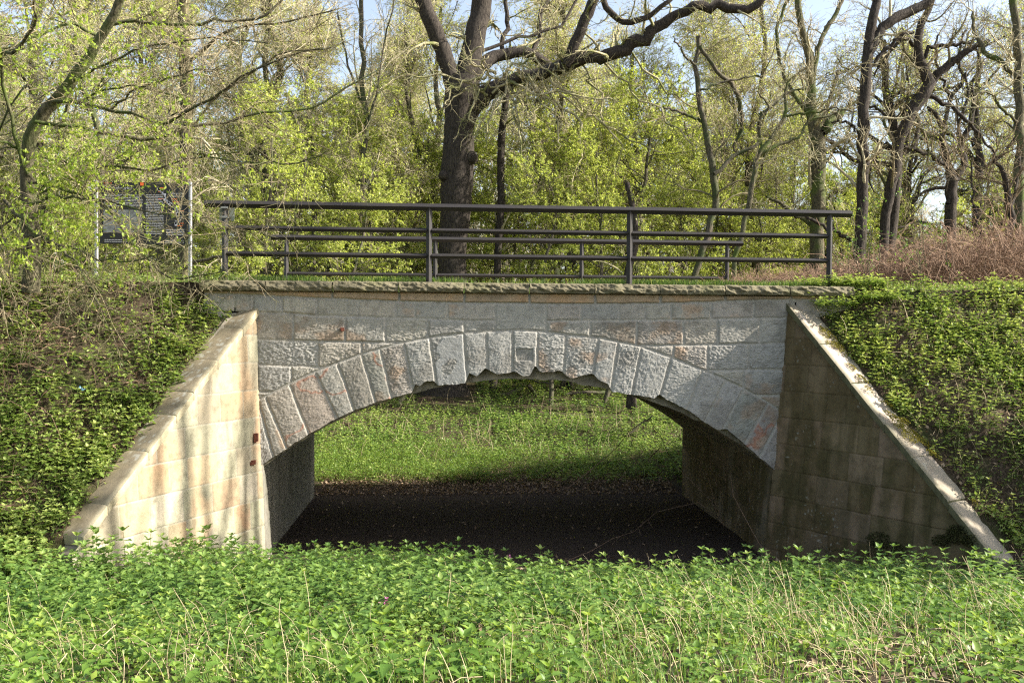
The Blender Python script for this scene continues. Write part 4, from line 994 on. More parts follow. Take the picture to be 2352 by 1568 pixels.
def behind_bridge():
    rg = np.random.default_rng(103)
    def d(x, y): return (floor_z(x, y) + .1 > ground_z(x, y)) * sstep(18.3, 19.6, y) * (.5 + .5 * sstep(.35, .55, fbm(x * .7, y * .7, 251, 4))) * (.55 + .45 * sstep(19, 24, y))
    p = sample(rg, 22000, -6, 8.5, 18.2, 36, d); px, py = proj(p[:, 0], p[:, 1], p[:, 2]); p = p[(px > 640) & (px < 1640) & ~((np.abs(px - 1026) < 70) & (p[:, 1] > 26.2)) & (rg.random(len(p)) < np.where(p[:, 1] > 25, .6, 1))]
    A = Acc(); rs = (fbm(p[:, 0] * .6, p[:, 1] * .6, 252, 3) - .5) * .7 + .25
    scatter(A, herbs + low_nettles, p, rg.uniform(.8, 1.5, len(p)), rg, .3, rs); stuff('woodland_herbs', A.mesh('woodland_herbs'), M['nettle'])
    p = sample(rg, 13000, -4.5, 7, 18.5, 22.8, lambda x, y: sstep(18.4, 19.2, y) * sstep(22.8, 20.5, y) * (.4 + .6 * sstep(3.5, -1, x))); px, py = proj(p[:, 0], p[:, 1], p[:, 2]); p = p[(px > 640) & (px < 1640)]
    A = Acc(); scatter(A, fine, p, rg.uniform(.8, 1.5, len(p)), rg, .3, np.full(len(p), .15)); stuff('bright_herbs', A.mesh('bright_herbs'), M['herb'])
    p = np.concatenate([sample(rg, 160, -3, 6, 20, 27), np.stack([rg.normal(1.2, .5, 40), rg.normal(22, .7, 40), np.full(40, -2.9)], -1)])
    P, r_ = spawn(rg, np.stack([p, p + [0, 0, .05]], 1), np.full((len(p), 2), .005), 1, (.3, .95), (.1, .8), 6, .12, -.02, 0, .9, .5)
    A = Acc(); tubes(A, P, r_, 3); stuff('dead_stems', A.mesh('dead_stems'), M['straw'])
behind_bridge()

# ================================================================ trees
class TreeMesh:
    def __init__(s, seed): s.rg = np.random.default_rng(seed); s.T = Acc(); s.B = Acc(); s.L = Acc(); s.lines = []
    def limb(s, pts, rad, n=14, wob=.0, sides=8, flare=False):
        P = smooth_line(pts, n, wob, s.rg); c = np.linspace(0, 1, len(rad)); Rr = np.interp(np.linspace(0, 1, n), c, rad)
        # resample radii by arc length of the control points
        pts = np.array(pts, float); a = np.concatenate([[0], np.cumsum(np.linalg.norm(np.diff(pts, axis=0), axis=1))]); Rr = np.interp(np.linspace(0, a[-1], n), a, rad)
        tubes(s.T, P[None], Rr[None], sides); s.lines.append((P, Rr)); return P, Rr
    def plimb(s, pix, Y, dY=0.0, n=16, wob=.02, sides=7, ox=0, oy=0, sc_=1.0):
        k = len(pix); Ys = Y + np.linspace(0, dY, k)
        return s.limb([W(ox + sc_ * p[0], oy + sc_ * p[1], y) for p, y in zip(pix, Ys)], [p[2] * sc_ * .5 / F_PX * y for p, y in zip(pix, Ys)], n, wob, sides)
    def grown(s, levels, src=None, start=0):
        """levels: list of dict(k,L,ang,n,wig,up,rmin,sides,where)"""
        src = s.lines if src is None else src
        n = 14; P = np.stack([smooth_line(p, n) for p, _ in src]); Rr = np.stack([np.interp(np.linspace(0, 1, n), np.linspace(0, 1, len(r)), r) for _, r in src])
        last = []
        for lv in levels:
            k = lv['k']; a = {q: lv[q] for q in lv if q not in ('k', 'L', 'ang', 'sides', 'to')}
            if isinstance(k, float):
                ln = np.linalg.norm(np.diff(P, axis=1), axis=2).sum(1); reps = np.maximum(1, (ln * k).astype(int)); i = np.repeat(np.arange(len(P)), reps); P = P[i]; Rr = Rr[i]; k = 1
            P, Rr = spawn(s.rg, P, Rr, k, lv['L'], lv['ang'], **a)
            tubes(s.T if lv.get('to') == 'T' else s.B, P, Rr, lv.get('sides', 3)); last.append(P)
        return last
    def leaves(s, P, per, size, prob=None, **kw):
        i = np.repeat(np.arange(len(P)), per); t = s.rg.uniform(.25, 1, len(i)) * (P.shape[1] - 1); a = np.minimum(t.astype(int), P.shape[1] - 2); f = (t - a)[:, None]
        pos = P[i, a] * (1 - f) + P[i, a + 1] * f
        if prob is not None: pos = pos[s.rg.random(len(pos)) < prob(pos)]
        leaf_cards(s.L, pos, size, s.rg, **kw)
    def place(s, name, label, cat, mats, base, group=None, world=True, part='branches'):
        o = empty(name, tuple(base), label, cat, group); s.parts = []
        for nm, A, m in (('trunk', s.T, mats[0]), (part, s.B, mats[1]), ('leaves', s.L, mats[2])):
            if A.n:
                me = A.mesh(nm)
                ob = bpy.data.objects.new(nm, me); sc.collection.objects.link(ob); me.materials.append(m); ob.parent = o
                ob.location = -Vector(base) if world else (0, 0, 0)
        return o
def copy_tree(o, loc, rz, s=1.0, label=None, sz=None):
    c = o.copy(); sc.collection.objects.link(c); c.location = loc; c.rotation_euler = (0, 0, rz); c.scale = (s, s, sz or s)
    if label: c['label'] = label
    for ch in list(o.children):
        d = ch.copy(); sc.collection.objects.link(d); d.parent = c
    return c
def lv(k, L, ang, **kw): return dict(k=k, L=L, ang=ang, **kw)

def big_oak():
    t = TreeMesh(11); Y = 29
    t.plimb([(1022, 926, 165), (1024, 908, 118), (1026, 885, 98), (1030, 850, 84), (1038, 700, 68), (1038, 600, 64), (1040, 560, 64), (1045, 500, 69), (1050, 400, 76), (1054, 350, 73), (1054, 300, 68), (1058, 250, 74), (1062, 205, 80), (1066, 180, 72)], Y, 0, 46, .012, 20)
    t.plimb([(1052, 250, 38), (1034, 170, 39), (1008, 95, 38), (990, 50, 37), (978, 20, 35), (955, -40, 32), (930, -130, 28)], Y, -.5, 18, .02, 12)
    t.plimb([(1064, 250, 58), (1074, 170, 54), (1090, 90, 48), (1105, 10, 46), (1115, -80, 46), (1120, -200, 36)], Y, .3, 18, .02, 12)
    t.plimb([(1072, 270, 44), (1100, 225, 46), (1165, 185, 30), (1215, 175, 27), (1262, 162, 30), (1300, 150, 34), (1345, 134, 29), (1400, 126, 29), (1452, 100, 31), (1500, 70, 27), (1560, 32, 22), (1640, 12, 24), (1720, 22, 20), (1765, -20, 16)], Y, -2.5, 44, .04, 10)
    t.plimb([(1080, 190, 34), (1110, 149, 32), (1145, 127, 28), (1215, 123, 26), (1262, 155, 24)], Y, .6, 16, .02, 8)
    t.plimb([(1300, 150, 24), (1322, 100, 26), (1350, 30, 25), (1378, -40, 22)], Y - 1.2, -.5, 12, .02, 8)
    t.plimb([(1380, -30, 14), (1395, 20, 15), (1428, 48, 15), (1465, 48, 14), (1500, 32, 12), (1545, -5, 10)], Y - 1.8, -.5, 14, .02, 7)
    t.plimb([(1165, 186, 20), (1240, 178, 14)], Y - .3, -.3, 6, .0, 7)
    t.plimb([(1100, 120, 9), (1180, 90, 8), (1290, 60, 7), (1330, -10, 6)], Y, 1, 10, .06, 5)
    t.plimb([(1150, 130, 12), (1165, 60, 11), (1160, -20, 9)], Y + .4, 1, 10, .05, 5)
    t.plimb([(1225, 125, 12), (1240, 60, 11), (1265, -20, 9)], Y + .4, 1, 10, .05, 5)
    # burrs
    for (px, py, r_) in ((1083, 360, 10), (1019, 402, 8), (1048, 292, 9)):
        c = W(px, py, Y - .45); th = np.linspace(0, 2 * np.pi, 9)[:-1]; rr = r_ / F_PX * Y
        P = np.stack([c + np.array([0, q, 0]) * rr for q in (1.2, .5, .1, -.1, -.18)])[None]; tubes(t.T, P, np.array([[1.6, 1.35, 1.0, .6, .1]]) * rr, 9)
    main = list(t.lines)
    # pendulous sunlit twigs
    hang = [[(1165, 186, 6), (1185, 240, 5), (1192, 300, 4), (1197, 370, 3)], [(1200, 180, 7), (1262, 225, 6), (1320, 275, 5), (1330, 330, 4), (1312, 440, 3)], [(1262, 185, 6), (1345, 245, 5), (1420, 322, 4), (1408, 410, 3)],
            [(1170, 200, 6), (1190, 290, 5), (1215, 345, 4), (1225, 440, 2)], [(1130, 215, 6), (1170, 190, 6), (1230, 215, 5), (1310, 225, 4), (1420, 235, 3)], [(1150, 210, 5), (1100, 290, 4), (1105, 330, 3)], [(1390, 130, 6), (1440, 200, 5), (1520, 260, 4), (1590, 330, 3)],
            [(1440, 110, 6), (1500, 180, 5), (1560, 230, 4), (1600, 250, 3)], [(1240, 200, 5), (1330, 250, 4), (1440, 310, 4), (1520, 350, 3)], [(1330, 140, 5), (1370, 200, 4), (1390, 290, 3)], [(1120, 220, 6), (1060, 185, 5), (980, 175, 3), (900, 190, 2)], [(1140, 200, 5), (1080, 200, 4), (1030, 235, 3)]]
    for k_ in range(16):
        x0, y0 = t.rg.uniform(1120, 1300), t.rg.uniform(165, 195); an = t.rg.uniform(0, 6.28); ll = t.rg.uniform(60, 170); bend = t.rg.uniform(-.5, .9)
        hang.append([(x0, y0, 6), (x0 + ll * .35 * math.cos(an), y0 + ll * .3 * math.sin(an), 5), (x0 + ll * .7 * math.cos(an + .4 * bend), y0 + ll * .55 * math.sin(an + .4 * bend) + 10, 4), (x0 + ll * math.cos(an + bend), y0 + ll * .8 * math.sin(an + bend) + 30, 3)])
    hl = []
    for h in hang:
        P = smooth_line([W(a, b, Y - 1.0 - i * .25) for i, (a, b, c) in enumerate(h)], 12, .07, t.rg); r_ = np.linspace(h[0][2], h[-1][2], 12) * .5 / F_PX * Y
        tubes(t.B, P[None], r_[None], 5); hl.append((P, r_))
    t.grown([lv(2.6, (.5, 1.6), (.4, 1.4), n=8, wig=.28, up=-.05, rmin=.012, tmin=.15, sides=4), lv(4, (.2, .7), (.4, 1.4), n=5, wig=.25, up=.06, rmin=.007, tmin=.2), lv(2, (.1, .3), (.3, 1.2), n=3, wig=.2, rmin=.005)], hl)
    t.grown([lv(1.5, (.8, 3.0), (.5, 1.3), n=9, wig=.25, up=.03, rr=.3, rmin=.018, tmin=.25, sides=5), lv(6, (.4, 1.2), (.4, 1.2), n=6, wig=.25, rmin=.009, sides=3), lv(4, (.2, .5), (.4, 1.2), n=3, wig=.2, rmin=.006)], main[1:])
    t.place('oak_tree', 'massive dark forked oak behind the bridge with a long limb reaching right', 'tree', (M['bark'], M['twig'], M['forest']), (W(1024, 912, Y)[0], Y, -2.1))
big_oak()

CX, CS = 1550.4, 1 / 2.2756
def right_trees():
    def T(seed, label, limbs, Y, bark, twig='twig', tw=1.0, leaf=None, n=18, base=None, name='oak_tree', wob=.03):
        t = TreeMesh(seed)
        for q in limbs: t.plimb(q, Y + t.rg.uniform(-.2, .2), t.rg.uniform(-.6, .6) if q is not limbs[0] else 0, n, wob, 9, CX, 0, CS)
        g = t.grown([lv(1.3 * tw, (.9, 3.0), (.4, 1.3), n=8, wig=.26, up=.04, rr=.35, rmin=.02, tmin=.2, sides=5), lv(6, (.5, 1.5), (.4, 1.2), n=6, wig=.24, rmin=.010), lv(6, (.2, .7), (.4, 1.2), n=4, wig=.2, rmin=.007)], t.lines if len(t.lines) > 1 else t.lines)
        if leaf: t.leaves(g[-1], leaf, .055, lambda p: (p[:, 2] > 1.5) * .5, rbase=.35, rvar=.6)
        p = limbs[0][0]; b = t.lines[0][0][0]
        # trunk continues down to the ground
        gz = float(ground_z(b[0], b[1])); r0 = t.lines[0][1][0]
        t.limb([(b[0], b[1], gz - .1), (b[0], b[1], (gz + b[2]) / 2), tuple(b)], [r0 * 1.35, r0 * 1.08, r0], 6, 0, 9)
        t.place(name, label, 'tree', (M[bark], M[twig], M['forest']), (b[0], b[1], gz))
    T(21, 'slender crooked tree with a sharply bent dead branch, right of the big oak', [[(100, 1440, 34), (150, 1300, 36), (200, 1120, 38), (205, 950, 38), (190, 860, 34), (180, 780, 32), (150, 640, 30), (125, 500, 28), (108, 380, 26), (110, 330, 22), (130, 230, 24), (122, 190, 26)],
        [(130, 240, 22), (200, 340, 22), (250, 410, 22), (300, 440, 22), (330, 520, 22), (360, 610, 20), (330, 720, 16), (310, 790, 12)], [(205, 910, 26), (280, 840, 22), (380, 785, 20), (440, 750, 18), (450, 650, 16), (440, 600, 16), (520, 550, 14), (600, 480, 12), (700, 460, 8)],
        [(110, 340, 14), (60, 300, 12), (0, 200, 8)], [(145, 640, 16), (60, 600, 14), (-60, 560, 10)], [(130, 470, 14), (220, 440, 12), (330, 410, 10), (460, 400, 6)]], 27, 'bark_grey', 'twig_dark')
    T(22, 'thin twin-stemmed leaning tree left of the stout green-mossed trunk', [[(310, 1340, 26), (350, 1200, 28), (390, 1050, 30), (410, 920, 28), (440, 810, 26), (520, 720, 22), (580, 600, 20), (570, 500, 16), (600, 420, 12), (680, 360, 8)], [(445, 810, 20), (540, 760, 18), (620, 730, 16), (700, 640, 14), (850, 590, 10)], [(575, 600, 14), (700, 590, 12), (820, 575, 10), (950, 580, 7)], [(450, 760, 16), (440, 640, 15), (490, 560, 12), (430, 480, 8)]], 25.5, 'bark_moss', 'twig')
    T(23, 'stout green-mossed tree with a pale broken fork behind the right railing end', [[(735, 1400, 76), (738, 1200, 76), (745, 1000, 78), (748, 720, 80), (725, 620, 66), (705, 500, 50), (695, 300, 40), (660, 120, 36), (640, -30, 34)], [(765, 700, 46), (820, 630, 48), (872, 585, 40)], [(720, 480, 26), (735, 340, 26), (760, 210, 25), (830, 90, 24), (880, -10, 20)],
        [(720, 1180, 24), (620, 1110, 22), (540, 1055, 20), (480, 1030, 12)], [(700, 620, 20), (640, 520, 22), (560, 380, 20), (530, 200, 18), (560, 60, 18), (620, -30, 14)]], 29.5, 'bark_moss', 'twig_tan', 1.3)
    T(24, 'tall straight oak with rugged bark sending a thick limb to the upper right', [[(962, 1310, 66), (980, 1150, 62), (985, 900, 60), (985, 650, 56), (1000, 400, 58), (1020, 200, 56), (1040, 60, 48), (1050, -60, 46)], [(1012, 310, 36), (1040, 230, 48), (1080, 150, 50), (1180, 80, 55), (1300, 22, 50), (1380, -50, 42)], [(955, 1290, 24), (880, 1230, 20), (780, 1180, 18), (640, 1110, 14)], [(1000, 360, 20), (1100, 260, 22), (1180, 190, 20), (1250, 170, 14)], [(960, 700, 14), (900, 640, 14), (820, 640, 10)]], 27.5, 'bark', 'twig_tan', 1.2)
    T(25, 'gnarled oak leaning right with a heavy Y-shaped crown', [[(1090, 1290, 50), (1110, 1100, 52), (1150, 850, 60), (1200, 650, 62), (1280, 520, 65), (1330, 440, 68), (1320, 380, 55), (1275, 320, 48), (1268, 200, 42), (1300, 100, 36), (1350, -20, 34)], [(1335, 440, 52), (1390, 370, 44), (1480, 300, 42), (1560, 250, 30), (1640, 215, 22)], [(1240, 500, 22), (1330, 505, 25), (1430, 550, 24), (1500, 620, 22), (1560, 670, 18), (1640, 770, 12)], [(1250, 520, 18), (1190, 590, 18), (1130, 620, 16), (1040, 560, 14), (960, 560, 10)], [(1290, 330, 22), (1340, 250, 22), (1450, 240, 20), (1560, 220, 14)], [(1268, 260, 20), (1200, 200, 20), (1150, 240, 18), (1080, 320, 14), (1040, 400, 10)]], 28.5, 'bark', 'twig_dark', 1.4, leaf=1)
    T(26, 'low-forking black tree with several upright arms, before the right-hand sky gap', [[(1440, 1070, 60), (1446, 950, 62), (1430, 880, 44), (1400, 760, 38), (1400, 680, 30), (1350, 590, 22), (1320, 560, 16)], [(1466, 940, 44), (1512, 850, 40), (1490, 760, 32), (1540, 660, 28), (1560, 540, 24), (1550, 440, 22), (1600, 340, 16), (1560, 240, 12)], [(1430, 880, 24), (1340, 810, 24), (1200, 770, 18)], [(1400, 700, 22), (1440, 520, 22), (1500, 420, 20), (1480, 300, 16), (1520, 160, 12)], [(1440, 520, 16), (1400, 430, 16), (1360, 300, 14), (1380, 180, 10)], [(1500, 800, 20), (1480, 680, 18), (1530, 500, 16), (1520, 380, 12)]], 31, 'bark', 'twig_dark', 1.4, leaf=1)
    T(27, 'yellow-lit straight trunk at the right edge of the view, with a limb bending left', [[(1800, 1450, 52), (1802, 1100, 50), (1800, 700, 50), (1800, 430, 46), (1790, 250, 44), (1770, 100, 40), (1762, -30, 38)], [(1795, 410, 30), (1740, 352, 30), (1640, 285, 26), (1590, 220, 22), (1565, 150, 18), (1560, 60, 12)], [(1790, 640, 16), (1700, 560, 16), (1640, 480, 14), (1560, 500, 10)]], 23.5, 'bark_moss', 'twig_tan', 1.2, leaf=1)
    T(28, 'reddish vine-covered leaning stem above the bramble heap at the far right', [[(1716, 1490, 30), (1740, 1300, 36), (1748, 1150, 38), (1735, 980, 34), (1690, 860, 22), (1640, 760, 12)], [(1745, 1100, 20), (1790, 960, 18), (1800, 820, 14)], [(1600, 1400, 14), (1590, 1200, 14), (1560, 1050, 12), (1550, 850, 10)]], 21.5, 'bark', 'vine', 1.6)
right_trees()

def left_trees():
    # straight double stem behind the board
    t = TreeMesh(31); Y = 20
    t.plimb([(424, 655, 27), (426, 560, 26), (428, 400, 25), (432, 200, 24), (424, 60, 23), (420, -60, 20), (415, -220, 16)], Y, 0, 22, .01, 10)
    t.plimb([(414, 640, 9), (416, 400, 9), (417, 200, 8), (410, 20, 7), (400, -100, 5)], Y + .2, 0, 18, .01, 6)
    t.plimb([(436, 142, 8), (475, 105, 8), (510, 81, 7), (571, 57, 6), (660, 48, 4), (780, 20, 3)], Y, -1, 14, .02, 6)
    t.plimb([(425, 300, 5), (520, 210, 5), (640, 130, 4), (760, 110, 3)], Y, -1, 14, .03, 5)
    t.plimb([(425, 620, 9), (470, 595, 8), (510, 590, 6)], Y, -1, 8, .03, 5)
    g = t.grown([lv(1.9, (.7, 2.4), (.6, 1.4), n=8, wig=.18, up=-.01, rr=.3, rmin=.012, tmin=.2, sides=4), lv(7, (.3, 1.1), (.4, 1.2), n=6, wig=.2, rmin=.006), lv(5, (.15, .5), (.4, 1.2), n=3, wig=.2, rmin=.0045)], t.lines)
    b = t.lines[0][0][0]; t.place('maple_tree', 'slim straight tree with a pale lit side standing right behind the information board', 'tree', (M['bark_lit'], M['twig_tan'], M['forest']), tuple(b))
    # slim grey tree left of the oak
    t = TreeMesh(32); Y = 30
    t.plimb([(828, 700, 14), (832, 430, 13), (838, 300, 12), (832, 150, 11), (830, 0, 10), (826, -120, 8)], Y, 0, 20, .03, 8)
    t.plimb([(838, 320, 6), (862, 230, 5), (880, 120, 4), (905, 0, 3)], Y, 0, 10, .03, 5); t.plimb([(834, 240, 6), (800, 150, 5), (775, 30, 4)], Y, 0, 10, .03, 5)
    t.grown([lv(1.6, (1, 3.2), (.3, .9), n=8, wig=.15, up=.06, rr=.4, rmin=.014, sides=4), lv(7, (.5, 1.5), (.3, 1), n=5, wig=.2, rmin=.009), lv(5, (.2, .7), (.4, 1.2), n=3, wig=.2, rmin=.006)], t.lines)
    b = t.lines[0][0][0]; gz = -2.0; t.limb([(b[0], b[1], gz - .1), tuple(b)], [.12, .1], 4, 0, 8); t.place('ash_tree', 'slim grey-stemmed bare tree between the board and the big oak', 'tree', (M['bark_grey'], M['twig_tan'], M['forest']), (b[0], b[1], gz))
    # overhanging tree in the foreground, top left
    t = TreeMesh(33); Y = 12.3
    t.plimb([(72, 668, 40), (74, 560, 36), (64, 430, 34), (66, 330, 30), (100, 262, 27), (150, 205, 25), (200, 138, 23), (240, 70, 20), (272, 10, 19), (300, -60, 17), (330, -160, 14)], Y, -1.0, 34, .008, 12)
    L = [[(236, 75, 9), (277, 50, 8), (378, 55, 7), (496, 50, 7), (602, 37, 6), (640, 5, 5), (690, -40, 3)], [(225, 82, 8), (180, 58, 7), (140, 57, 6), (60, 95, 5), (-40, 130, 4)],
         [(120, 232, 9), (176, 233, 8), (246, 255, 8), (325, 264, 7), (347, 281, 7), (390, 281, 7), (430, 255, 6), (483, 228, 6), (523, 198, 5), (571, 167, 5), (660, 130, 3), (740, 110, 2)],
         [(80, 280, 9), (158, 290, 9), (246, 307, 9), (316, 318, 9), (360, 323, 8), (395, 305, 7), (439, 294, 7), (510, 281, 6), (575, 264, 6), (698, 253, 5), (747, 233, 5), (803, 198, 4), (870, 160, 2)],
         [(68, 440, 8), (131, 415, 8), (211, 395, 7), (246, 382, 6), (351, 387, 5), (461, 360, 4), (540, 350, 2)], [(66, 470, 7), (131, 452, 6), (220, 457, 5), (320, 480, 4), (400, 500, 2)], [(66, 420, 7), (160, 440, 7), (246, 480, 6), (321, 575, 5), (373, 628, 5), (430, 640, 4), (520, 620, 2)],
         [(64, 400, 8), (20, 260, 8), (0, 130, 8), (31, 119, 8), (79, 57, 7), (77, 20, 6), (85, -40, 4)], [(440, 350, 4), (520, 368, 4), (615, 375, 4), (685, 373, 3), (747, 351, 2)], [(10, 460, 8), (88, 540, 7), (145, 571, 6), (200, 640, 5), (228, 700, 3)], [(66, 350, 7), (-30, 320, 6), (-120, 330, 5)],
         [(160, 190, 6), (240, 150, 5), (330, 110, 5), (470, 90, 4), (620, 100, 2)], [(360, 322, 4), (300, 360, 4), (250, 400, 3), (200, 470, 2)], [(60, 540, 6), (150, 560, 5), (250, 600, 4), (360, 590, 3), (440, 560, 2)], [(60, 500, 6), (10, 560, 5), (-40, 640, 4)], [(250, 255, 5), (330, 200, 4), (420, 170, 3), (520, 150, 2)], [(180, 236, 5), (260, 200, 4), (360, 210, 3), (470, 250, 2)], [(470, 490, 3), (500, 520, 3), (540, 570, 2)]]
    for i, q in enumerate(L):
        dy = t.rg.uniform(-2.6, .2); t.plimb(q, Y - .5, dy, 18, .012, 6)
    g = t.grown([lv(4.6, (.5, 1.9), (.35, 1.3), n=9, wig=.14, up=-.02, rr=.45, rmin=.0045, tmin=.1, sides=4), lv(5, (.25, .9), (.3, 1.2), n=6, wig=.14, up=.01, rmin=.004, tmin=.15), lv(4, (.1, .35), (.4, 1.2), n=4, wig=.14, up=.05, rmin=.003, tmin=.2)], t.lines[1:])
    def pr(p): px, py = proj(p[:, 0], p[:, 1], p[:, 2]); return np.clip((500 - px) / 330, 0.02, 1) * np.clip(.55 + .5 * sstep(150, 420, py), 0, 1) * np.clip((660 - py) / 120, .05, 1) * np.where((px > 225) & (px < 450) & (py > 425) & (py < 570), .30, 1)
    def tufts(P, dens):
        pos = P[:, -1]; pos = pos[t.rg.random(len(pos)) < np.clip(pr(pos) * dens, 0, 1)]
        q = np.repeat(pos, 4, 0) + t.rg.normal(0, .010, (len(pos) * 4, 3)); leaf_cards(t.L, q, .055, t.rg, -.5, .25, .75, .5, .3)
    tufts(g[2], 1.0); tufts(g[1], 1.0); t.leaves(g[2], 2, .045, lambda p: pr(p) * .8, rbase=.3, rvar=.7)
    # stems of a climber round the trunk
    q = np.stack([t.rg.uniform(-6.9, -5.2, 60), t.rg.uniform(11.8, 12.8, 60), np.full(60, .5)], -1); P, r_ = spawn(t.rg, np.stack([q, q + [0, 0, .1]], 1), np.full((60, 2), .008), 1, (.8, 2.6), (0, .35), 10, .12, .03, 0, .9, .6); tubes(t.B, P, r_, 3)
    b = t.lines[0][0][0]; t.place('overhanging_tree', 'leafing tree at the upper left whose branches cross in front of the information board', 'tree', (M['bark_moss'], M['twig_dark'], M['spring']), tuple(b))
    # leafy shrub by the left frame edge
    t = TreeMesh(34); base = np.array([-7.2, 13.4, .5])
    for i in range(16):
        a = t.rg.uniform(-.9, 1.1); h_ = t.rg.uniform(1.6, 4.8); p = [base + [t.rg.normal(0, .25), t.rg.normal(0, .25), -.1], base + [a * .5, t.rg.normal(0, .3), h_ * .45], base + [a * 1.6, t.rg.normal(0, .6), h_ * .85], base + [a * 2.6, t.rg.normal(0, .8), h_]]
        t.limb(p, [.028, .02, .013, .006], 12, .02, 5)
    g = t.grown([lv(3.0, (.4, 1.3), (.4, 1.2), n=7, wig=.18, rmin=.004, sides=4), lv(3, (.2, .6), (.4, 1.2), n=5, wig=.18, rmin=.003), lv(2, (.1, .3), (.4, 1.2), n=3, wig=.15, rmin=.0025)], t.lines)
    pos = np.concatenate([g[2][:, -1], g[1][:, -1]]); q = np.repeat(pos, 3, 0) + t.rg.normal(0, .012, (len(pos) * 3, 3)); leaf_cards(t.L, q, .046, t.rg, -.5, .2, .8, .5, .3)
    t.place('leafy_shrub', 'yellow-green leafing shrub of many thin stems at the left edge on top of the bank', 'shrub', (M['bark_grey'], M['twig_dark'], M['spring']), tuple(base))
left_trees()

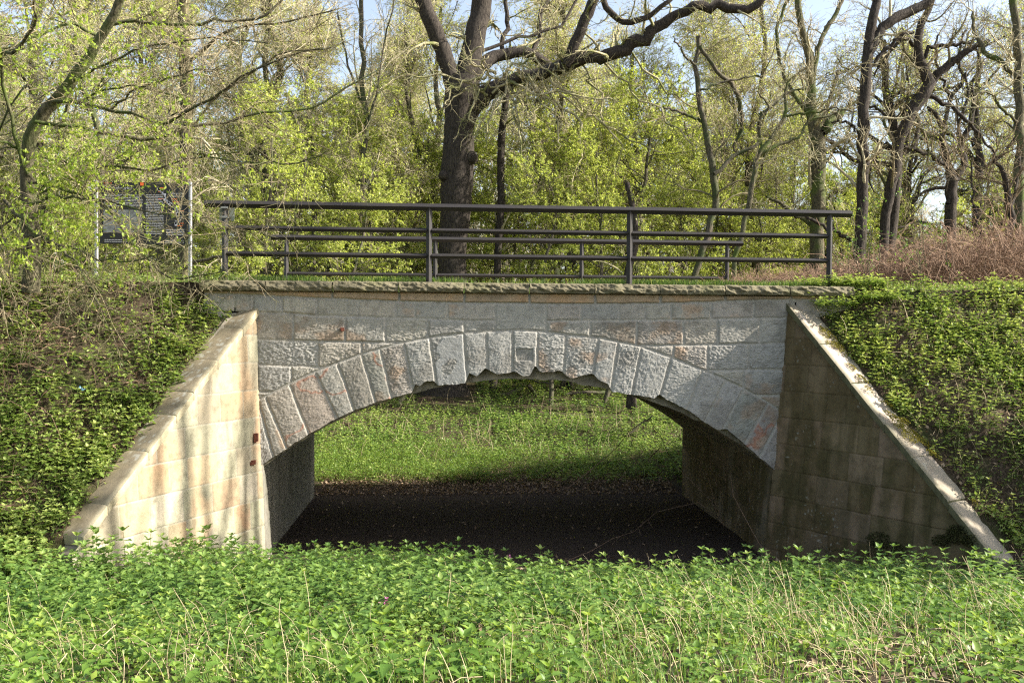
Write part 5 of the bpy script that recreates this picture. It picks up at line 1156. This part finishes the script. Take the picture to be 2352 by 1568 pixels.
def wood():
    rg = np.random.default_rng(55)
    def proto(seed, H, r0, kind):
        t = TreeMesh(seed); q = t.rg
        lean = q.normal(0, .04, 2) * H; k = 7
        pts = [(lean[0] * f ** 1.5 + q.normal(0, .018 * H) * (f > .1), lean[1] * f + q.normal(0, .018 * H) * (f > .1), -.2 + H * f) for f in np.linspace(0, 1, k)]
        t.limb(pts, list(r0 * np.linspace(1, .25, k) ** .9), 22, .02, 9); tr = list(t.lines)
        if kind == 'tall': g = t.grown([lv(17, (.2 * H, .38 * H), (.35, .95), n=10, wig=.15, up=.10, tmin=.22, rr=.45, rmin=.03, sides=5, to='T'), lv(8, (.8, 2.8), (.4, 1.1), n=6, wig=.2, up=.03, rmin=.015, sides=3), lv(8, (.4, 1.3), (.4, 1.1), n=4, wig=.2, rmin=.010), lv(7, (.2, .6), (.4, 1.1), n=3, wig=.2, rmin=.007)], tr)
        elif kind == 'gnarl': g = t.grown([lv(13, (.25 * H, .5 * H), (.5, 1.3), n=12, wig=.32, up=.06, tmin=.2, rr=.6, rmin=.04, sides=6, to='T', lfall=.35), lv(7, (.9, 2.8), (.5, 1.3), n=8, wig=.32, up=.03, rr=.5, rmin=.016, sides=4), lv(7, (.4, 1.4), (.4, 1.2), n=5, wig=.25, rmin=.009), lv(5, (.2, .6), (.4, 1.2), n=3, wig=.2, rmin=.007)], tr)
        else: g = t.grown([lv(34, (.22 * H, .42 * H), (.8, 1.5), n=9, wig=.13, up=.03, tmin=.1, rr=.4, rmin=.014, sides=4, to='T', lfall=.55), lv(7, (.5, 1.6), (.4, 1.1), n=5, wig=.14, up=-.01, rmin=.008), lv(6, (.25, .7), (.4, 1.1), n=3, wig=.15, rmin=.005)], tr)
        if kind == 'beech': t.leaves(g[-1], 15, .075, None, rbase=0, rvar=1, up=.75, asp=.6)
        elif kind == 'tall': t.leaves(g[-1], 2, .085, lambda p: .62 + 0 * p[:, 0], rbase=.35, rvar=.65)
        else: t.leaves(g[-1], 2, .08, lambda p: .5 + 0 * p[:, 0], rbase=.4, rvar=.6)
        return t
    grp = {'tall': 'bare trees of the wood behind the bridge', 'gnarl': 'crooked oaks of the wood behind the bridge', 'beech': 'young leafy trees under the wood'}
    lab = {'tall': 'tall bare tree with fine tan twigs, one of many deep in the wood behind the bridge', 'gnarl': 'crooked dark oak, one of many deep in the wood behind the bridge', 'beech': 'young beech in fresh yellow-green leaf, one of many under the wood behind the bridge'}
    nm = {'tall': 'wood_tree', 'gnarl': 'crooked_oak', 'beech': 'young_beech'}
    mats = {'tall': (M['bark_grey'], M['twig_tan'], M['forest']), 'gnarl': (M['bark'], M['twig_dark'], M['forest']), 'beech': (M['bark_grey'], M['twig_dark'], M['forest'])}
    used = {}
    marks = [(-900, 60, 'left of the overhanging tree'), (60, 222, 'between the overhanging tree and the board'), (222, 440, 'behind the information board'), (440, 650, 'behind the left end of the railing'), (650, 850, 'behind the first railing bay'), (850, 1000, 'just left of the big oak'), (1000, 1120, 'right behind the big oak'), (1120, 1300, 'just right of the big oak'), (1300, 1450, 'behind the middle railing bay'), (1450, 1650, 'behind the third post'), (1650, 1850, 'left of the mossed trunk'), (1850, 2050, 'by the straight rugged oak'), (2050, 2200, 'behind the leaning oak'), (2200, 4000, 'at the far right')]
    def label_for(kind, x, Y):
        px = proj(x, Y, 0.)[0]; m = next((w_ for a, b, w_ in marks if a <= px < b), 'at the edge')
        row = 'in front' if Y < 29.5 else 'mid-way back' if Y < 40 else 'farther back' if Y < 48 else 'deep in the wood' if Y < 56 else 'deepest in the wood'
        base = {'tall': 'bare tan-twigged tree', 'gnarl': 'crooked dark oak', 'beech': 'leafy young beech'}[kind]
        k = (base, m, row); used.setdefault(k, []).append(px); c = len(used[k])
        pre = '' if c == 1 else ('second ', 'third ', 'fourth ', 'fifth ')[min(c, 5) - 2]
        return (pre + base + ' ' + m + ', ' + row)
    P = {}
    spots = {'tall': [], 'gnarl': [], 'beech': []}
    def at(px, Y, kind, s): x = W(px, 700, Y)[0]; spots[kind].append((x, Y, s))
    for (px, Y, s) in ((600, 25, .95), (700, 28, 1.05), (790, 25.5, .85), (860, 31, 1.1), (930, 33, 1.0), (520, 29, .8), (1130, 33, 1.05), (1265, 27, .8), (1290, 30, 1.15), (1390, 27, .95), (1470, 31, 1.15), (1560, 28.5, .9), (1640, 33, 1.05), (1340, 35, 1.25), (1010, 35, 1.2), (760, 35, 1.2), (330, 27, .75), (200, 24, .7), (90, 28, .8), (1750, 33, .8), (1860, 36, .8), (450, 34, .95), (1180, 36, .9), (1240, 38, 1.3), (1480, 39, 1.3), (1600, 38, 1.25), (1700, 36, 1.1), (1800, 40, 1.2), (1930, 37, .95), (2050, 39, 1.0), (2160, 36, .8), (2280, 38, .9), (650, 38, 1.35), (880, 39, 1.35), (500, 40, 1.2), (380, 38, 1.1), (250, 36, 1.0), (120, 38, 1.1), (0, 35, 1.0), (1380, 43, 1.5), (1100, 44, 1.5), (780, 45, 1.5), (1560, 45, 1.5), (1760, 46, 1.4), (430, 46, 1.5), (1950, 47, 1.3), (2250, 47, 1.3), (180, 47, 1.4)): at(px, Y, 'beech', s)
    for Y0, n_, k0 in ((36, 11, 'tall'), (43, 13, 'tall'), (51, 15, 'tall'), (61, 17, 'tall')):
        for i in range(n_):
            px = -250 + (i + rg.uniform(.15, .85)) * 2900 / n_; kind = 'gnarl' if (px > 1550 and rg.random() < .6) or rg.random() < .2 else 'tall'
            if px > 2000 and rg.random() < .25: continue
            at(px, Y0 + rg.uniform(-3, 3), kind, rg.uniform(.85, 1.2))
    for (px, Y) in ((120, 24), (300, 31), (560, 33), (690, 31), (940, 33), (1230, 33), (1700, 34)): at(px, Y, 'tall', .9)
    protos = {'tall': [(14.5, .20, 61), (16, .24, 62), (13, .16, 63)], 'gnarl': [(12, .30, 64), (13, .26, 65)], 'beech': [(8.2, .09, 66), (8.8, .10, 67), (7.6, .08, 68)]}
    for kind, ps in protos.items():
        roots = []
        for i, (H, r0, seed) in enumerate(ps):
            t = proto(seed, H, r0, kind); x, Y, s = spots[kind][i]
            o = t.place(nm[kind], label_for(kind, x, Y), 'tree', mats[kind], (x, Y, float(ground_z(x, Y))), grp[kind], world=False); o.scale = (s, s, s); roots.append(o)
        for j, (x, Y, s) in enumerate(spots[kind][len(ps):]):
            copy_tree(roots[j % len(roots)], (x, Y, float(ground_z(x, Y))), rg.uniform(0, 6.28), s, label_for(kind, x, Y))
        P[kind] = roots
    # trees on the near side, outside the picture to the right: they throw the striped shade on the left wing
    t = TreeMesh(91); b = np.array([14.2, 8.9, float(ground_z(14.2, 8.9))])
    for i, (dx, dy, r0) in enumerate(((0, .05, .17), (.4, .95, .14), (-.5, -.75, .15), (.2, .5, .09), (.3, -1.35, .13), (-.2, 1.45, .10), (.1, -.35, .08), (-.3, -1.75, .11))):
        p = [b + [0, 0, -.2], b + [dx * .25, dy * .3, 2.5], b + [dx * .7, dy * .75, 6], b + [dx, dy, 9.5], b + [dx * 1.3, dy * 1.1 + rg.normal(0, .15), 12.5], b + [dx * 1.4, dy * 1.25 + rg.normal(0, .3), 16]]
        t.limb(p, [r0 * 1.5, r0 * 1.2, r0, r0 * .85, r0 * .6, r0 * .2], 20, .02, 8)
    for (d0, z0, d1, z1, r0) in ((.1, 9.5, 1.3, 13.2, .06), (-.7, 10.2, .35, 13.5, .05), (1.0, 8.8, .2, 12.6, .055), (-1.4, 9.8, -.5, 13.0, .05), (.5, 11, 1.6, 14, .04)):
        t.limb([b + [.5, d0, z0], b + [.5, d0 * .7 + d1 * .3, z0 * .6 + z1 * .4 + .3], b + [.5, d1, z1]], [r0, r0 * .8, r0 * .5], 10, .02, 6)
    t.grown([lv(4, (1.0, 2.4), (.3, .7), n=9, wig=.2, up=.05, tmin=.82, rr=.5, rmin=.02, sides=5)], t.lines[:7])
    t.place('alder_tree', 'bare tree of several upright stems standing right of the view on the near bank', 'tree', (M['bark_grey'], M['twig_dark'], M['forest']), tuple(b))
    o = copy_tree(P['tall'][0], (33, 3.5, float(ground_z(33, 3.5))), .4, 1.0, 'tall bare tree well to the right on the near side of the bridge'); o['group'] = 'trees right of the bridge'
    o = copy_tree(P['beech'][1], (10.6, 8.7, float(ground_z(10.6, 8.7))), 1.0, .85, 'small leafy beech added out of view on the right to shade the foreground nettles'); o['group'] = 'trees right of the bridge'  # unseen beech, added to cast shade on the nettles before the right wing
    # far-off wood
    t = TreeMesh(71); A = Acc(); B = Acc()
    n = 300; x = rg.uniform(-75, 80, n); y = rg.uniform(68, 112, n); h_ = rg.uniform(11, 19, n); h_ *= np.where((x > 28), .72, 1)
    base = np.stack([x, y, np.full(n, -1.9)], -1); Tr = np.stack([base + np.stack([rg.normal(0, .25, n) * f * 3, rg.normal(0, .2, n), h_ * f], -1) for f in np.linspace(0, 1, 7)], 1); Rr = (.22 * rg.uniform(.6, 1.2, n))[:, None] * np.linspace(1, .2, 7)[None]
    tubes(A, Tr, Rr, 5)
    P1, R1 = spawn(rg, Tr, Rr, 12, (3, 7), (.3, .95), 7, .18, .1, .2, .5, .3, rmin=.04); tubes(A, P1, R1, 3)
    P2, R2 = spawn(rg, P1, R1, 9, (1.2, 3.2), (.3, 1.1), 4, .2, .04, .2, .5, .4, rmin=.022); tubes(B, P2, R2, 3)
    P3, R3 = spawn(rg, P2, R2, 5, (.6, 1.6), (.3, 1.1), 3, .2, .04, .2, .5, .4, rmin=.016); tubes(B, P3, R3, 3)
    stuff('far_wood', A.mesh('far_wood_trunks'), M['bark_grey']); stuff('far_wood_twigs', B.mesh('far_wood_twigs'), M['twig_tan'])
    # undergrowth: thin stems and young leaves between the trunks
    n = 3600; x = rg.uniform(-34, 38, n); y = rg.uniform(37, 66, n); z = ground_z(x, y); b = np.stack([x, y, z], -1)
    P1, R1 = spawn(rg, np.stack([b, b + [0, 0, .1]], 1), np.full((n, 2), .03), 3, (1.5, 5.5), (.05, .6), 7, .12, .05, 0, .8, .4); A = Acc(); tubes(A, P1, R1, 3)
    P2, R2 = spawn(rg, P1, R1, 4, (.3, 1.1), (.4, 1.2), 4, .2, .03, .2, .5, .4, rmin=.006); tubes(A, P2, R2, 3); stuff('undergrowth', A.mesh('undergrowth'), M['twig'])
    A = Acc(); pos = P2[:, -1]; pos = pos[rg.random(len(pos)) < .85]; q = np.repeat(pos, 4, 0) + rg.normal(0, .12, (len(pos) * 4, 3)); leaf_cards(A, q, .085, rg, 0, 0, 1, .6, .7); stuff('undergrowth_leaves', A.mesh('undergrowth_leaves'), M['forest'])
wood()

def brambles():
    rg = np.random.default_rng(77); Y0 = 16.5
    top = np.array([(1640, 655), (1750, 625), (1850, 600), (1950, 590), (2020, 560), (2100, 525), (2180, 492), (2245, 458), (2300, 445), (2420, 420)], float)
    n = 2300; px = rg.uniform(1660, 2440, n); Y = Y0 + rg.uniform(-1.6, 2.6, n); x = np.array([W(a, 640, b)[0] for a, b in zip(px, Y)]); z = ground_z(x, Y)
    hz = np.array([max(.15, W(a, np.interp(a, top[:, 0], top[:, 1]), b)[2]) for a, b in zip(px, Y)]) - z; hz = np.maximum(hz, .15)
    b = np.stack([x, Y, z], -1); N = 12; a = rg.uniform(0, 6.28, n); d = np.stack([np.cos(a) * .55 - .15, np.sin(a) * .4, np.ones(n)], -1); d = nrm(d); ln = hz * rg.uniform(1.0, 2.0, n); P = np.empty((n, N, 3)); P[:, 0] = b
    for j in range(1, N):
        over = (P[:, j - 1, 2] - z) > hz * rg.uniform(.35, .7, n); d[:, 2] += np.where(over, -.9, 0); d = nrm(d + rg.normal(0, .26, (n, 3))); P[:, j] = P[:, j - 1] + d * (ln / (N - 1))[:, None]; P[:, j, 2] = np.maximum(P[:, j, 2], z)
    A = Acc(); Rr = np.full((n, N), .0055) * rg.uniform(.5, 1.2, n)[:, None]; tubes(A, P, Rr, 3)
    P2, R2 = spawn(rg, P, Rr, 5, (.15, .6), (.4, 1.4), 5, .3, -.04, .2, .6, .5, rmin=.0028); tubes(A, P2, R2, 3)
    o = empty('bramble_thicket', (float(W(2050, 640, Y0)[0]), Y0, .6), 'heap of dry brown bramble canes on the path edge right of the railing', 'bramble bush')
    obj('canes', A.mesh('canes'), M['bramble'], o)
    B = Acc(); q = P2[rg.random(len(P2)) < .12][:, -1]; leaf_cards(B, q, .06, rg, .6, .2, .8, .6, .4); obj('dead_leaves', B.mesh('dead_leaves'), M['litter'], o)
    # fresh green shoots by the right railing end
    t = TreeMesh(78)
    for i in range(16):
        x0 = W(rg.uniform(1930, 2140), 640, 15.2)[0]; h_ = rg.uniform(.7, 2.3); p0 = np.array([x0, 15.2 + rg.normal(0, .5), .55]); t.limb([p0, p0 + [rg.normal(0, .1), 0, h_ * .5], p0 + [rg.normal(0, .3), 0, h_]], [.008, .006, .003], 9, .01, 4)
    g = t.grown([lv(4.0, (.15, .6), (.4, 1.2), n=5, wig=.15, rmin=.003)], t.lines); pos = g[0][:, -1]; leaf_cards(t.L, np.repeat(pos, 5, 0) + rg.normal(0, .025, (len(pos) * 5, 3)), .05, rg, -.2, .0, .7, .5, .4)
    t.place('elder_bush', 'loose thin-stemmed bush with green leaf tufts behind the right end of the railing', 'shrub', (M['bark_grey'], M['twig'], M['herb']), (float(W(2030, 640, 15.2)[0]), 15.2, .55))
    # logs and small trunks seen through the arch
    def small(seed, pix, Y, label):
        t = TreeMesh(seed); t.plimb(pix, Y, 0, 14, .02, 9); t.grown([lv(1.0, (.8, 2.2), (.5, 1.2), n=7, wig=.2, rr=.4, rmin=.012, tmin=.45, sides=4), lv(5, (.4, 1.0), (.4, 1.2), n=5, wig=.2, rmin=.008)], t.lines)
        b = t.lines[0][0][0]; t.place('woodland_tree', label, 'tree', (M['bark'], M['twig'], M['forest']), tuple(b))
    small(81, [(1128, 912, 26), (1134, 870, 19), (1138, 700, 17), (1150, 500, 17), (1152, 320, 18), (1165, 200, 14)], 29.5, 'dark trunk right of the big oak, its foot showing through the arch')
    small(82, [(1313, 912, 18), (1308, 860, 15), (1300, 700, 14), (1330, 520, 12), (1320, 380, 9)], 30, 'small trunk whose foot shows at the middle right of the arch')
    small(83, [(1450, 938, 26), (1448, 890, 22), (1430, 700, 20), (1460, 540, 16), (1440, 420, 12)], 26, 'trunk whose foot shows at the right shoulder of the arch')
    def log(pix, Y, label):
        A = Acc(); P = smooth_line([W(a, b_, Y + i * .2) for i, (a, b_, c) in enumerate(pix)], 9, .015, rg); r_ = np.interp(np.linspace(0, 1, 9), np.linspace(0, 1, len(pix)), [c * .5 / F_PX * Y for _, _, c in pix]); r_[0] *= .3; r_[-1] *= .3
        tubes(A, P[None], r_[None], 9); tag(obj('fallen_log', A.mesh('fallen_log'), M['bark_grey']), label, 'log', 'fallen wood seen through the arch')
    log([(1130, 908, 7), (1160, 906, 9), (1185, 898, 13), (1200, 892, 12)], 28.5, 'bent piece of fallen wood just right of the oak foot, seen through the arch')
    log([(1212, 885, 8), (1222, 896, 9), (1232, 910, 8)], 28, 'short steep dead stick, middle one of those seen through the arch')
    log([(1300, 905, 6), (1350, 902, 8), (1395, 903, 9)], 27.5, 'flat-lying dead branch under the right half of the arch crown')
    log([(1440, 1000, 4), (1470, 975, 5), (1500, 952, 4)], 22.5, 'thin dark dead branch slanting in the herbs at the right of the arch opening')
    log([(905, 932, 8), (918, 925, 12), (928, 905, 12), (935, 885, 12)], 27, 'dark leaning stump left of the oak foot, seen through the arch')
brambles()
